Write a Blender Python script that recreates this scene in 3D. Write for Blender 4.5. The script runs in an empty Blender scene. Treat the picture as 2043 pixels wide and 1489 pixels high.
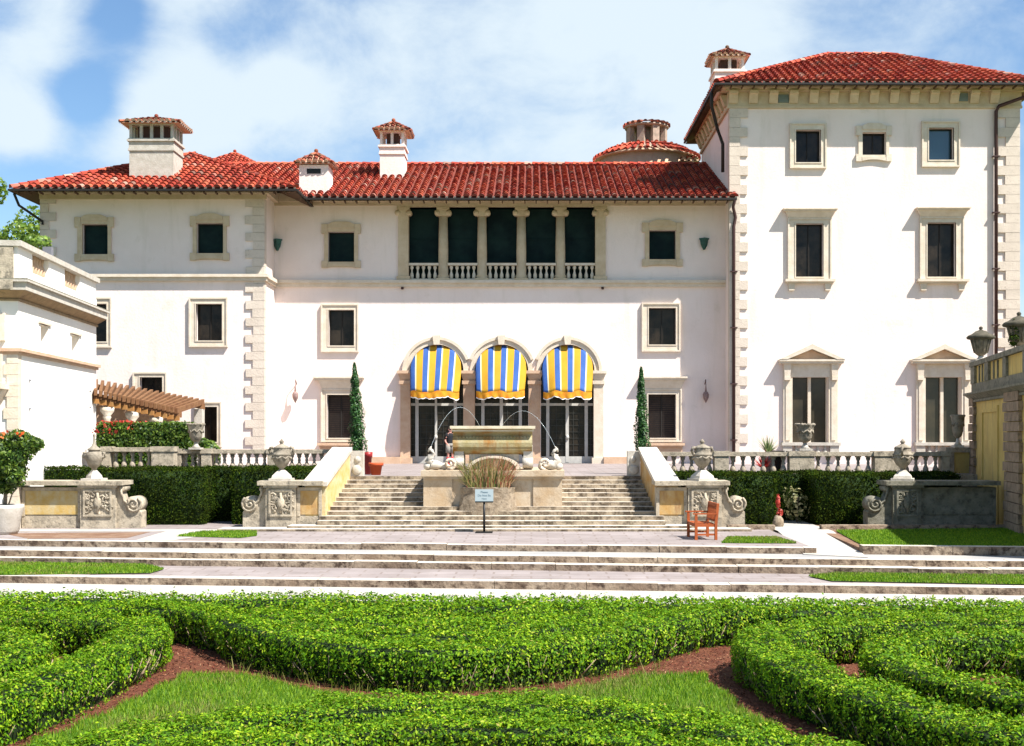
import bpy, bmesh, math, random
import numpy as np
from mathutils import Vector, Matrix
R = math.radians
random.seed(7); rng = np.random.default_rng(7)
S = bpy.context.scene
# ---------------------------------------------------------------- camera, sky, sun
EYE = 3.6; F = 2450.0; HX, HY = 1060.0, 865.0
cam = bpy.data.cameras.new('camera'); cam.sensor_width = 36; cam.lens = 36*F/2043
cam.shift_x = (1021.5-HX)/2043; cam.shift_y = (HY-744.5)/2043
cam.clip_start = .1; cam.clip_end = 5000
co = bpy.data.objects.new('camera', cam); S.collection.objects.link(co)
co.location = (0, 0, EYE); co.rotation_euler = (R(90), 0, 0); S.camera = co
SUN = Vector((1.5, -1.0, 2.5)).normalized()
sl = bpy.data.lights.new('sun', 'SUN'); sl.energy = 5.0; sl.angle = R(.5); sl.color = (1, .965, .91)
so = bpy.data.objects.new('sun', sl); S.collection.objects.link(so)
so.rotation_euler = SUN.to_track_quat('Z', 'Y').to_euler(); so.location = (30, -20, 50)
S.view_settings.view_transform = 'Standard'; S.view_settings.look = 'None'
S.view_settings.exposure = 1.2; S.view_settings.gamma = 1
S.render.resolution_x = 1024; S.render.resolution_y = 746
S.render.engine = 'CYCLES'
S.cycles.max_bounces = 6; S.cycles.transparent_max_bounces = 6

def world():
    w = bpy.data.worlds.new('World'); S.world = w; w.use_nodes = True
    N, L = w.node_tree.nodes, w.node_tree.links
    for n in list(N): N.remove(n)
    out = N.new('ShaderNodeOutputWorld'); bg = N.new('ShaderNodeBackground'); bg.inputs[1].default_value = .054
    sky = N.new('ShaderNodeTexSky'); sky.sky_type = 'NISHITA'; sky.sun_disc = False
    sky.sun_elevation = math.asin(SUN.z); sky.sun_rotation = math.atan2(SUN.x, SUN.y)
    sky.air_density = 1.0; sky.dust_density = .3; sky.ozone_density = 2.0
    tc = N.new('ShaderNodeTexCoord')
    def math_(op, a, b=None, c=None):
        n = N.new('ShaderNodeMath'); n.operation = op
        for i, v in enumerate((a, b, c)):
            if v is None: continue
            if isinstance(v, (int, float)): n.inputs[i].default_value = v
            else: L.new(v, n.inputs[i])
        return n.outputs[0]
    def noise(scale, detail, rough, off=(0,0,0), st=(1,1,1)):
        m = N.new('ShaderNodeMapping'); m.inputs['Location'].default_value = off; m.inputs['Scale'].default_value = st
        L.new(tc.outputs['Generated'], m.inputs[0])
        n = N.new('ShaderNodeTexNoise'); n.inputs['Scale'].default_value = scale; n.inputs['Detail'].default_value = detail
        n.inputs['Roughness'].default_value = rough; n.inputs['Distortion'].default_value = .25
        L.new(m.outputs[0], n.inputs['Vector']); return n.outputs['Fac']
    den = noise(8.0, 9, .60, (1.3, .2, .7), (1, 1, 1.5))
    big = noise(2.2, 3, .5, (4.3, 1.2, 2.7), (1, 1, 1.4))
    d = math_('MULTIPLY_ADD', den, 3.3, -.93)
    d = math_('ADD', d, math_('MULTIPLY_ADD', big, .5, -.25))
    sep = N.new('ShaderNodeSeparateXYZ'); L.new(tc.outputs['Generated'], sep.inputs[0])
    d = math_('MULTIPLY_ADD', math_('MINIMUM', math_('SUBTRACT', sep.outputs[1], .35), 0.0), 1.1, d)   # unseen clouds behind the viewer thinned to lessen the facade's fill light
    # open blue gaps and thick puffs stand at fixed directions of the sky
    def blob(px, py, rad, amp, d):
        v = Vector(((px-HX)/F, 1, (HY-py)/F)).normalized()
        n = N.new('ShaderNodeVectorMath'); n.operation = 'DISTANCE'
        L.new(tc.outputs['Generated'], n.inputs[0]); n.inputs[1].default_value = v
        q = math_('DIVIDE', n.outputs['Value'], rad/F)
        g = math_('POWER', 2.718, math_('MULTIPLY', math_('MULTIPLY', q, q), -1.0))
        return math_('MULTIPLY_ADD', g, amp, d)
    for b in [(170,190,66,-1.9),(240,38,60,-1.3),(330,95,50,-.35),(520,70,60,-.4),(450,90,80,-.45),(0,20,70,-.9),(60,430,130,-1.3),(40,350,60,-.3),
              (65,85,85,1.2),(390,170,75,1.0),(560,165,55,1.0),(50,262,65,1.3),(300,250,90,.5),(720,210,160,-.15),(860,120,170,-.1),(330,60,60,.25),(300,250,90,.3),(620,60,150,.12),
              (1200,90,300,.35),(1400,220,240,.25),(1000,250,300,.15),(1800,60,300,-.25),(2050,120,240,-.45),(900,80,160,.0),(760,180,120,.05),(2043,420,160,-.4)]:
        d = blob(*b, d)
    mr = N.new('ShaderNodeMapRange'); mr.interpolation_type = 'SMOOTHSTEP'
    L.new(d, mr.inputs[0]); mr.inputs[1].default_value = -.30; mr.inputs[2].default_value = 1.35; mr.inputs[3].default_value = 0.07; mr.inputs[4].default_value = .97
    mix = N.new('ShaderNodeMix'); mix.data_type = 'RGBA'
    hs = N.new('ShaderNodeHueSaturation'); hs.inputs['Saturation'].default_value = 1.2; hs.inputs['Value'].default_value = 1.38
    L.new(sky.outputs[0], hs.inputs['Color'])
    L.new(mr.outputs[0], mix.inputs[0]); L.new(hs.outputs[0], mix.inputs[6]); mix.inputs[7].default_value = (6.5, 7.5, 8.2, 1)
    L.new(mix.outputs[2], bg.inputs[0]); L.new(bg.outputs[0], out.inputs[0])
world()

# ---------------------------------------------------------------- helpers
COL = S.collection
def px(x, d): return (x-HX)*d/F
def pz(y, d): return EYE+(HY-y)*d/F
ORG = {}
def tag(o, label=None, cat=None, group=None, kind=None):
    if label: o['label'] = label
    if cat: o['category'] = cat
    if group: o['group'] = group
    if kind: o['kind'] = kind
    return o
def thing(name, loc, label, cat, group=None, rz=0, local=False):
    o = bpy.data.objects.new(name, None); COL.objects.link(o); o.empty_display_size = .2
    o.location = loc; o.rotation_euler = (0, 0, rz)
    ORG[o.name] = Vector((0,0,0)) if local else Vector(loc)
    return tag(o, label, cat, group)
class MB:
    def __init__(s): s.v = []; s.f = []; s.m = []; s.s = []
    def add(s, vs, fs, m=0, sm=False):
        b = len(s.v); s.v += [tuple(p) for p in vs]
        for f in fs: s.f.append(tuple(i+b for i in f)); s.m.append(m); s.s.append(sm)
        return s
    def box(s, x0, x1, y0, y1, z0, z1, m=0, M=None):
        vs = [(x0,y0,z0),(x1,y0,z0),(x1,y1,z0),(x0,y1,z0),(x0,y0,z1),(x1,y0,z1),(x1,y1,z1),(x0,y1,z1)]
        if M: vs = [M @ Vector(p) for p in vs]
        return s.add(vs, [(0,3,2,1),(4,5,6,7),(0,1,5,4),(1,2,6,5),(2,3,7,6),(3,0,4,7)], m)
    def taper(s, x0, x1, y0, y1, z0, z1, e, m=0):   # box whose top grows outwards by e
        vs = [(x0,y0,z0),(x1,y0,z0),(x1,y1,z0),(x0,y1,z0),(x0-e,y0-e,z1),(x1+e,y0-e,z1),(x1+e,y1+e,z1),(x0-e,y1+e,z1)]
        return s.add(vs, [(0,3,2,1),(4,5,6,7),(0,1,5,4),(1,2,6,5),(2,3,7,6),(3,0,4,7)], m)
    def prism(s, poly, y0, y1, m=0, M=None):        # polygon in x,z extruded along y
        n = len(poly); vs = [(x, y0, z) for x, z in poly]+[(x, y1, z) for x, z in poly]
        if M: vs = [M @ Vector(p) for p in vs]
        return s.add(vs, [tuple(range(n)), tuple(range(2*n-1, n-1, -1))]+[(i, i+n, (i+1)%n+n, (i+1)%n) for i in range(n)], m)
    def slab(s, poly, z0, z1, mt=0, ms=None):       # polygon in x,y extruded along z
        n = len(poly); ms = mt if ms is None else ms
        vs = [(x, y, z0) for x, y in poly]+[(x, y, z1) for x, y in poly]; b = len(s.v)
        s.add(vs, [tuple(range(n, 2*n))], mt); s.v = s.v
        for f in [tuple(range(n-1, -1, -1))]+[(i, (i+1)%n, (i+1)%n+n, i+n) for i in range(n)]:
            s.f.append(tuple(i+b for i in f)); s.m.append(ms); s.s.append(False)
        return s
    def lathe(s, prof, c=(0,0,0), seg=16, m=0, sx=1, sy=1, a0=0, a1=2*math.pi, sm=True):
        full = abs(a1-a0-2*math.pi) < 1e-6; n = seg if full else seg+1
        vs = [(c[0]+r*sx*math.cos(a0+(a1-a0)*i/seg), c[1]+r*sy*math.sin(a0+(a1-a0)*i/seg), c[2]+z) for r, z in prof for i in range(n)]
        fs = []
        for j in range(len(prof)-1):
            for i in range(seg):
                k = (i+1) % n; fs.append((j*n+i, j*n+k, (j+1)*n+k, (j+1)*n+i))
        if prof[0][0] > 1e-4 and full: fs.append(tuple(range(n-1, -1, -1)))
        if prof[-1][0] > 1e-4 and full: b = (len(prof)-1)*n; fs.append(tuple(range(b, b+n)))
        return s.add(vs, fs, m, sm)
    def tube(s, pts, r, seg=6, m=0, sm=True):
        pts = [Vector(p) for p in pts]; n = len(pts); rr = r if isinstance(r, (list, tuple)) else [r]*n
        vs = []; 
        for i, p in enumerate(pts):
            t = (pts[min(i+1, n-1)]-pts[max(i-1, 0)]).normalized()
            up = Vector((0,0,1)) if abs(t.z) < .9 else Vector((0,1,0))
            a = t.cross(up).normalized(); b = a.cross(t)
            for k in range(seg):
                th = 2*math.pi*k/seg; vs.append(p+a*rr[i]*math.cos(th)+b*rr[i]*math.sin(th))
        fs = [(i*seg+k, i*seg+(k+1)%seg, (i+1)*seg+(k+1)%seg, (i+1)*seg+k) for i in range(n-1) for k in range(seg)]
        fs += [tuple(range(seg-1, -1, -1)), tuple(range((n-1)*seg, n*seg))]
        return s.add(vs, fs, m, sm)
    def ball(s, c, rx, ry=None, rz=None, seg=10, rings=6, m=0):
        ry = ry or rx; rz = rz or rx
        return s.lathe([(max(math.sin(math.pi*j/rings), 1e-5), -math.cos(math.pi*j/rings)*rz) for j in range(rings+1)], c, seg, m, rx, ry)
    def xf(s, M, start=0):
        for i in range(start, len(s.v)): s.v[i] = tuple(M @ Vector(s.v[i]))
        return s
    def build(s, name, mats, parent=None, recalc=True, label=None):
        me = bpy.data.meshes.new(name)
        if not isinstance(mats, (list, tuple)): mats = [mats]
        org = Vector((0,0,0))
        if parent is not None: org = ORG[parent.name]
        a = np.array(s.v, dtype=np.float64)-np.array(org)
        me.from_pydata(a.tolist(), [], s.f)
        for mt in mats: me.materials.append(mt)
        me.polygons.foreach_set('material_index', s.m); me.polygons.foreach_set('use_smooth', s.s)
        if recalc:
            bm = bmesh.new(); bm.from_mesh(me); bmesh.ops.recalc_face_normals(bm, faces=bm.faces); bm.to_mesh(me); bm.free()
        me.update()
        o = bpy.data.objects.new(name, me); COL.objects.link(o); ORG[o.name] = org
        if parent is not None: o.parent = parent
        if label: o['label'] = label
        return o
def kids(o): return [c for c in bpy.data.objects if c.parent == o]
def copy_tree(o, parent=None):
    c = o.copy(); COL.objects.link(c); c.parent = parent; ORG[c.name] = ORG[o.name]
    for ch in kids(o):
        if ch.name != c.name: copy_tree(ch, c)
    return c

# ---------------------------------------------------------------- materials
def mat(name, col, rough=.8, var=None, vscale=3, bump=0, bscale=20, spots=None, joint=None, island=None, spec=.3, metal=0, streak=None, trans=0, emis=None):
    m = bpy.data.materials.new(name); m.use_nodes = True
    N, L = m.node_tree.nodes, m.node_tree.links; b = N['Principled BSDF']
    b.inputs['Roughness'].default_value = rough; b.inputs['Specular IOR Level'].default_value = spec; b.inputs['Metallic'].default_value = metal
    tc = N.new('ShaderNodeNewGeometry').outputs['Position']; cur = None
    def mixc(fac, a, c):
        n = N.new('ShaderNodeMix'); n.data_type = 'RGBA'; L.new(fac, n.inputs[0])
        for i, q in ((6, a), (7, c)):
            if isinstance(q, tuple): n.inputs[i].default_value = (*q, 1)
            else: L.new(q, n.inputs[i])
        return n.outputs[2]
    def nz(scale, det=4, st=None, ro=.6):
        n = N.new('ShaderNodeTexNoise'); n.inputs['Scale'].default_value = scale; n.inputs['Detail'].default_value = det; n.inputs['Roughness'].default_value = ro
        if st:
            mp = N.new('ShaderNodeMapping'); mp.inputs['Scale'].default_value = st; L.new(tc, mp.inputs[0]); L.new(mp.outputs[0], n.inputs['Vector'])
        else: L.new(tc, n.inputs['Vector'])
        return n.outputs['Fac']
    def ramp(f, a, c):
        n = N.new('ShaderNodeMapRange'); L.new(f, n.inputs[0]); n.inputs[1].default_value = a; n.inputs[2].default_value = c; return n.outputs[0]
    cur = col
    if island:
        g = N.new('ShaderNodeNewGeometry'); rp = N.new('ShaderNodeValToRGB'); rp.color_ramp.interpolation = 'LINEAR'
        e = rp.color_ramp.elements
        for i, (p, c) in enumerate(island):
            k = e[i] if i < 2 else e.new(p)
            k.position = p; k.color = (*c, 1)
        L.new(g.outputs['Random Per Island'], rp.inputs[0]); cur = rp.outputs[0]
    if var: cur = mixc(ramp(nz(vscale), .35, .65 if not trans else .95), cur, var)
    if streak: cur = mixc(ramp(nz(streak[1], 5, (1, 1, streak[2])), streak[3], streak[4]), cur, streak[0])
    if spots: cur = mixc(ramp(nz(spots[1], 6, None, .7), spots[2], spots[3]), cur, spots[0])
    if joint:
        bt = N.new('ShaderNodeTexBrick'); bt.inputs['Scale'].default_value = joint[0]; bt.inputs['Mortar Size'].default_value = joint[1]*.5; bt.inputs['Mortar Smooth'].default_value = .3
        bt.inputs['Color1'].default_value = (1,1,1,1); bt.inputs['Color2'].default_value = (.86,.85,.84,1); bt.inputs['Mortar'].default_value = (.74,.70,.66,1)
        L.new(tc, bt.inputs['Vector']); n = N.new('ShaderNodeMix'); n.data_type = 'RGBA'; n.blend_type = 'MULTIPLY'; n.inputs[0].default_value = 1
        L.new(cur, n.inputs[6]); L.new(bt.outputs['Color'], n.inputs[7]); cur = n.outputs[2]
    if isinstance(cur, tuple): b.inputs['Base Color'].default_value = (*cur, 1)
    else: L.new(cur, b.inputs['Base Color'])
    if bump:
        bp = N.new('ShaderNodeBump'); bp.inputs['Strength'].default_value = bump; bp.inputs['Distance'].default_value = .03
        L.new(nz(bscale, 5), bp.inputs['Height']); L.new(bp.outputs[0], b.inputs['Normal'])
    if trans:
        t = N.new('ShaderNodeBsdfTranslucent'); mx = N.new('ShaderNodeMixShader'); mx.inputs[0].default_value = trans
        if isinstance(cur, tuple): t.inputs[0].default_value = (*cur, 1)
        else:
            h = N.new('ShaderNodeHueSaturation'); h.inputs['Value'].default_value = 1.3; L.new(cur, h.inputs['Color']); L.new(h.outputs[0], t.inputs[0])
        o = N['Material Output']; L.new(b.outputs[0], mx.inputs[1]); L.new(t.outputs[0], mx.inputs[2]); L.new(mx.outputs[0], o.inputs[0])
    return m
stucco = mat('stucco', (.79,.675,.615), .9, (.74,.62,.555), .5, .35, 9, spots=((.60,.50,.41), 1.1, .60, .88), streak=((.66,.56,.48), 1.9, .16, .54, .82))
stucco2 = mat('pavilion_stucco', (.82,.78,.72), .9, (.76,.71,.64), .6, .2, 9)
trim = mat('tan_shaded_trim_stone', (.56,.45,.31), .85, (.48,.37,.24), 2.5, .35, 14, spots=((.42,.34,.23), 6, .58, .8))  # tan stone darkened by colour for the shade under the eaves
trimw = mat('pale_limestone', (.64,.555,.45), .85, (.56,.47,.36), 3, .3, 16, spots=((.42,.36,.28), 7, .6, .85))
quoinm = mat('quoin_coral_stone', (.61,.52,.43), .9, (.53,.45,.37), 1.6, .5, 16, spots=((.34,.28,.22), 9, .56, .8))
pinkst = mat('pink_limestone', (.54,.38,.26), .85, (.48,.31,.20), 3, .3, 14, spots=((.4,.28,.2), 8, .6, .85))
oldst = mat('weathered_stone', (.46,.39,.29), .9, (.31,.26,.19), 3, .6, 18, spots=((.10,.09,.07), 5, .50, .72), streak=((.2,.17,.12), 7, .25, .55, .8))
urnst = mat('urn_stone', (.30,.26,.20), .9, (.19,.16,.12), 4, .6, 18, spots=((.09,.08,.06), 6, .5, .75))
palest = mat('clean_limestone', (.50,.46,.40), .85, (.40,.36,.30), 4, .4, 18, spots=((.35,.31,.26), 8, .58, .8))
darkst = mat('lichen_and_shade_stone', (.24,.22,.17), .9, (.15,.14,.10), 3, .6, 16, spots=((.05,.05,.035), 5, .5, .72))  # lichened stone; on the right pedestal its darkness stands for shade
orange = mat('ochre_plaster', (.40,.22,.06), .85, (.44,.32,.16), 2.2, .3, 14, streak=((.24,.12,.05), 5, .25, .5, .75))
yellow = mat('yellow_plaster', (.62,.46,.15), .85, (.52,.36,.11), 1.2, .2, 12, streak=((.28,.20,.10), 4, .18, .54, .8))
panelw = mat('streaked_limewash', (.48,.40,.24), .85, (.44,.29,.08), 3, .3, 14, streak=((.5,.32,.08), 6, .2, .52, .75))
tilem = mat('roof_tile', (.4,.1,.06), .9, spec=.1, island=[(0,(.21,.03,.02)),(.25,(.31,.045,.028)),(.5,(.37,.065,.035)),(.72,(.43,.105,.055)),(.9,(.36,.07,.05)),(.97,(.48,.27,.20)),(1,(.11,.045,.035))], spots=((.10,.045,.035), 1.1, .52, .8), bump=.3, bscale=30)
mossy = mat('mossy_roof_tile', (.3,.1,.06), .85, island=[(0,(.10,.03,.02)),(.3,(.30,.055,.03)),(.6,(.22,.06,.03)),(.8,(.36,.10,.05)),(1,(.16,.09,.05))], spots=((.05,.045,.03), 5, .5, .7))
mortar = mat('mortar', (.58,.46,.38), .9)
under = mat('shaded_roof_underlay', (.20,.045,.03), .9, (.12,.03,.02), 4)  # darker red puts the shade of the pan troughs into the colour
soffit = mat('eave_timber', (.10,.055,.03), .85)
gutter = mat('gutter_metal', (.018,.014,.012), .6)
pipe = mat('downpipe_brown', (.06,.028,.025), .6)
glass = mat('dark_glass', (.006,.006,.006), .2, (.032,.024,.017), 1.6, spec=.2)
screen = mat('green_screen', (.012,.028,.026), .85, (.006,.014,.016), 1.2, spec=.1)
brownsh = mat('brown_shutter', (.09,.055,.04), .7, (.06,.035,.025), 6)
sashm = mat('dark_sash', (.016,.012,.009), .7)
framew = mat('grey_white_paint', (.50,.48,.43), .6, (.42,.40,.36), 5)
blue = mat('blue_canvas', (.03,.09,.31), .8, (.06,.15,.40), 1.3, trans=.15); yel = mat('yellow_canvas', (.54,.31,.02), .8, (.46,.22,.012), 1.3, trans=.15)
cream = mat('cream_canvas', (.62,.55,.34), .8); orng = mat('orange_canvas', (.58,.17,.01), .8, (.58,.30,.015), 3); whitec = mat('white_braid', (.8,.78,.72), .8)
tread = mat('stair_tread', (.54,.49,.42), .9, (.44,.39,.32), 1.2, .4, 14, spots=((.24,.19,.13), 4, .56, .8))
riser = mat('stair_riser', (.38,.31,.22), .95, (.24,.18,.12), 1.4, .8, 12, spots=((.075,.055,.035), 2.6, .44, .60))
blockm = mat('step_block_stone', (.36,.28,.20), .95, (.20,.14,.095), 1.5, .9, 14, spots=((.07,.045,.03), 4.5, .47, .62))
paving = mat('pink_grey_paving', (.29,.25,.24), .9, (.23,.195,.185), .8, .2, 30, spots=((.16,.12,.09), 2.2, .58, .8), joint=(.55,.035))
path = mat('white_gravel_path', (.42,.39,.35), .95, (.36,.33,.29), 2, .3, 60)
greyp = mat('grey_path', (.26,.255,.25), .95, (.34,.32,.29), .6, .2, 50)
soil = mat('brown_soil', (.14,.07,.04), .95, (.22,.14,.09), 2, .4, 30)
mulchm = mat('red_bark_mulch', (.10,.026,.012), .95, (.15,.055,.025), 5, 1, 40, spots=((.05,.02,.012), 9, .5, .7))
chipm = mat('bark_chip', (.2,.06,.03), .9, island=[(0,(.035,.010,.005)),(.5,(.12,.026,.012)),(.85,(.20,.065,.03)),(1,(.34,.20,.11))])
turf = mat('turf_base', (.06,.14,.01), .95, (.12,.17,.03), 3, .6, 40)
def leafm(name, a, b, c, tr=.35, rough=.45):
    return mat(name, a, rough, island=[(0,a),(.45,b),(.8,c),(1,tuple(min(1, q*1.25) for q in c))], trans=tr, spec=.35)
boxleaf = mat('parterre_leaf', (.05,.13,.005), .6, (.07,.16,.004), 1.3, island=[(0,(.022,.075,.002)),(.4,(.08,.20,.003)),(.78,(.20,.33,.005)),(.96,(.36,.45,.02)),(1,(.30,.22,.07))], trans=.22, spec=.15)
yewleaf = mat('tall_hedge_leaf', (.01,.02,.003), .9, island=[(0,(.007,.020,.002)),(.5,(.014,.037,.003)),(.85,(.045,.07,.004)),(1,(.07,.10,.008))], var=(.02,.02,.004), vscale=1.5, trans=.12, spec=.05)
bushleaf = leafm('shrub_leaf', (.018,.05,.006), (.045,.10,.012), (.12,.18,.02), .3)
cypleaf = leafm('cypress_leaf', (.012,.05,.012), (.02,.08,.015), (.045,.11,.02), .15)
olive = leafm('tree_leaf', (.07,.14,.02), (.13,.22,.03), (.22,.30,.05))
redleaf = leafm('red_leaf', (.16,.01,.012), (.36,.03,.03), (.50,.07,.05))
coral = leafm('coral_flower_petal', (.32,.03,.02), (.46,.05,.035), (.55,.10,.07))
redflower = leafm('red_flower', (.30,.015,.012), (.42,.03,.02), (.5,.08,.04))
flower = leafm('orange_flower', (.5,.05,.02), (.62,.10,.02), (.7,.2,.05))
reedm = leafm('reed_blade', (.05,.08,.012), (.13,.14,.03), (.28,.22,.08), .2)
reedr = leafm('reddish_reed_blade', (.18,.04,.02), (.32,.08,.05), (.45,.30,.16), .2)
agave = leafm('agave_leaf', (.12,.17,.07), (.20,.25,.10), (.32,.36,.16), .15)
blade = leafm('grass_blade', (.045,.14,.005), (.11,.23,.007), (.22,.33,.015), .35, .6)
blade_dry = leafm('dry_grass_blade', (.10,.15,.018), (.17,.19,.03), (.27,.25,.07), .35, .6)
core = mat('hedge_core', (.006,.016,.002), .95, (.014,.034,.003), 9)  # near-black core puts the shade between leaves into the colour
bark = mat('bark', (.20,.15,.10), .9, (.12,.09,.06), 8, .5, 20)
twig = mat('pale_twig', (.30,.22,.14), .9)
wood = mat('orange_teak', (.36,.085,.020), .6, (.28,.06,.014), 6, .1, 30)
pergw = mat('pergola_timber', (.13,.055,.022), .85, (.19,.095,.04), 2.5, .3, 14)
terra = mat('terracotta', (.45,.075,.02), .75, (.38,.06,.018), 6)
darkred = mat('dark_red_glaze', (.25,.02,.02), .4)
black = mat('black_metal', (.012,.012,.012), .5)
silver = mat('sign_plate', (.26,.31,.32), .5); ink = mat('sign_lettering', (.06,.11,.14), .7)
verd = mat('green_copper', (.03,.10,.075), .6, (.02,.06,.05), 8)
lampm = mat('lantern_bronze', (.30,.20,.18), .6, (.16,.10,.09), 20)
bowlst = mat('fountain_stone', (.26,.21,.085), .7, (.34,.30,.18), 3, .5, 14, streak=((.26,.11,.015), 2.2, .3, .46, .66), spots=((.18,.16,.05), 6, .56, .8))
skin = mat('skin', (.55,.26,.20), .6); hairm = mat('dark_hair', (.02,.012,.01), .6); shirt = mat('black_shirt', (.012,.012,.014), .85)
shorts = mat('grey_shorts', (.24,.22,.19), .85); sockm = mat('red_sock', (.45,.03,.04), .8)
def water_mat():
    m = bpy.data.materials.new('water_jet'); m.use_nodes = True; b = m.node_tree.nodes['Principled BSDF']
    b.inputs['Base Color'].default_value = (.7,.8,.85,1); b.inputs['Roughness'].default_value = .15; b.inputs['Transmission Weight'].default_value = .75; b.inputs['IOR'].default_value = 1.33
    return m
waterm = water_mat()

# ---------------------------------------------------------------- leaves
def leaf_mesh(P, Nn, size, tilt=.9, asp=.55, seed=0):
    """leaf quads (diamond shaped) at points P, roughly facing normals Nn"""
    g = np.random.default_rng(seed); n = len(P)
    nn = Nn+g.normal(0, tilt, (n, 3)); nn /= np.linalg.norm(nn, axis=1)[:, None]+1e-9
    t = np.cross(nn, g.normal(0, 1, (n, 3))); t /= np.linalg.norm(t, axis=1)[:, None]+1e-9
    b = np.cross(nn, t); s = (size*g.uniform(.6, 1.35, n))[:, None]
    V = np.stack([P-t*s*.5, P+b*s*asp*.5+nn*s*.08, P+t*s*.5, P-b*s*asp*.5+nn*s*.08], 1).reshape(-1, 3)
    return V
def quads_obj(name, V, mats, parent=None, idx=None, extra=None, label=None, smooth=False):
    """mesh from (4n,3) quads plus an optional MB of extra geometry (material indices kept)"""
    org = np.array(ORG[parent.name]) if parent is not None else np.zeros(3)
    nq = len(V)//4
    ev = np.array(extra.v) if extra else np.zeros((0, 3)); ef = extra.f if extra else []
    me = bpy.data.meshes.new(name)
    sizes = np.concatenate([np.full(nq, 4), np.array([len(f) for f in ef], dtype=int)]).astype(np.int32)
    loops = np.concatenate([np.arange(nq*4)] + ([np.concatenate([np.array(f) for f in ef])+nq*4] if ef else [])).astype(np.int32)
    allv = np.concatenate([V, ev])-org
    me.vertices.add(len(allv)); me.vertices.foreach_set('co', allv.astype(np.float32).ravel())
    me.loops.add(len(loops)); me.loops.foreach_set('vertex_index', loops)
    me.polygons.add(len(sizes)); st = np.concatenate([[0], np.cumsum(sizes)[:-1]]).astype(np.int32)
    me.polygons.foreach_set('loop_start', st)
    try: me.polygons.foreach_set('loop_total', sizes)
    except Exception: pass
    for m in mats: me.materials.append(m)
    mi = np.zeros(len(sizes), np.int32)
    if idx is not None: mi[:nq] = idx
    if extra: mi[nq:] = extra.m
    me.polygons.foreach_set('material_index', mi)
    me.update(calc_edges=True); me.validate()
    o = bpy.data.objects.new(name, me); COL.objects.link(o); ORG[o.name] = Vector(org)
    if parent is not None: o.parent = parent
    if label: o['label'] = label
    return o
def hash_noise(P, sc, seed=0):
    g = np.random.default_rng(seed); a = np.zeros(len(P))
    for k in range(4):
        d = g.normal(0, 1, (2, 3)); d *= sc*(1.7**k)
        a += (np.sin(P@d[0]+k*1.3)+np.sin(P@d[1]+k*2.1))/(1.5**k)
    return a/4

# ---------------------------------------------------------------- setting: ground and steps
def structure(o): o['kind'] = 'structure'; return o
def sheet(name, poly, z, m, th=.0):
    mb = MB(); mb.add([(x, y, z) for x, y in poly], [tuple(range(len(poly)))]); return structure(mb.build(name, m, recalc=False))
sheet('ground', [(-1500,-300),(1500,-300),(1500,1500),(-1500,1500)], -.05, turf)
sheet('mulch_bed', [(-24,4),(24,4),(24,24.2),(-24,25)], 0, mulchm)
sheet('garden_path', [(-30,23.6),(30,22.4),(30,40),(-30,40)], .06, path)
def edge(L, yl, yr): 
    dl, dr = F*L/(yl-HY), F*L/(yr-HY)
    xl, xr = -HX*dl/F, (2043-HX)*dr/F; k = (dr-dl)/(xr-xl)
    return lambda x: dl+k*(x-xl)
eC, eD, eE, eF = edge(2.92,1078,1097), edge(3.07,1098,1120), edge(3.22,1112,1137), edge(3.37,1149,1173)
def wide_step(name, e, e2, ztop, zb, x0=-30, x1=30, over=.5, tm=None, rm=None):
    mb = MB(); x = x0; k = 0
    while x < x1-.01:
        w = min(random.uniform(1.5, 2.3), x1-x); j = random.uniform(-.012, .012); jz = random.uniform(-.012, .008)
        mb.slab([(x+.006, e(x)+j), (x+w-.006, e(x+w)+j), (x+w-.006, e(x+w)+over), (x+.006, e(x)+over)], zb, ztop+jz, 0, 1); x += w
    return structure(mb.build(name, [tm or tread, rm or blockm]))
def strip(name, ea, eb, oa, ob, z, m, x0=-30, x1=30):
    return sheet(name, [(x0, ea(x0)+oa), (x1, ea(x1)+oa), (x1, eb(x1)+ob), (x0, eb(x0)+ob)], z, m)
wide_step('lowest_wide_step', eF, eE, .23, -.04, over=.42)
strip('lower_paving', eF, eE, .40, .3, .215, paving)
wide_step('middle_wide_step', eE, eD, .38, .1, over=.9)
wide_step('upper_wide_step', eD, eC, .53, .25, over=.35)
strip('narrow_path', eD, eC, .33, .3, .515, greyp)
wide_step('paving_edge_step', eC, eC, .68, .45, x1=px(1618, 32), over=.34)
structure(MB().slab([(-40,eC(-40)+.3),(px(1590,33.5),eC(7)+.3),(px(1590,33.5),60),(-40,60)], .3, .665, 0, 0).build('paving', paving))
kf = lambda x: eC(x)+.12
structure(MB().slab([(px(1722,31.3),kf(9)+.2),(40,kf(40)+.2),(40,60),(px(1600,37),60),(px(1640,36.8),36.8)], .3, .655, 0, 0).build('side_ground', soil))
# pale path sloping down from the gap between the right hand hedges to the narrow path
P_ = [(px(1600,31.4),31.2,.535),(px(1727,30.6),30.4,.535),(px(1662,36.9),36.9,.672),(px(1552,36.9),36.9,.672),(px(1548,36.9),42,.672),(px(1662,36.9),42,.672)]
mb = MB(); mb.add(P_+[(x,y,z-.25) for x,y,z in P_], [(0,1,2,3),(3,2,5,4),(0,6,7,1),(1,7,8,2),(3,9,6,0)]); structure(mb.build('white_path_right', path, recalc=False))
sheet('white_path_left', [(px(270,33.7),33.7),(px(345,33.7),33.7),(px(470,36.7),36.7),(px(330,36.7),36.7)], .670, path)
sheet('white_path_strip', [(-17,36.7),(-7.5,36.7),(-7.5,37.5),(-17,37.5)], .671, path)
sheet('soil_bed_left', [(px(20,36.5),36.0),(px(300,36.5),36.5),(px(250,34.3),34.4),(px(60,34.3),34.2)], .669, soil)
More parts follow.
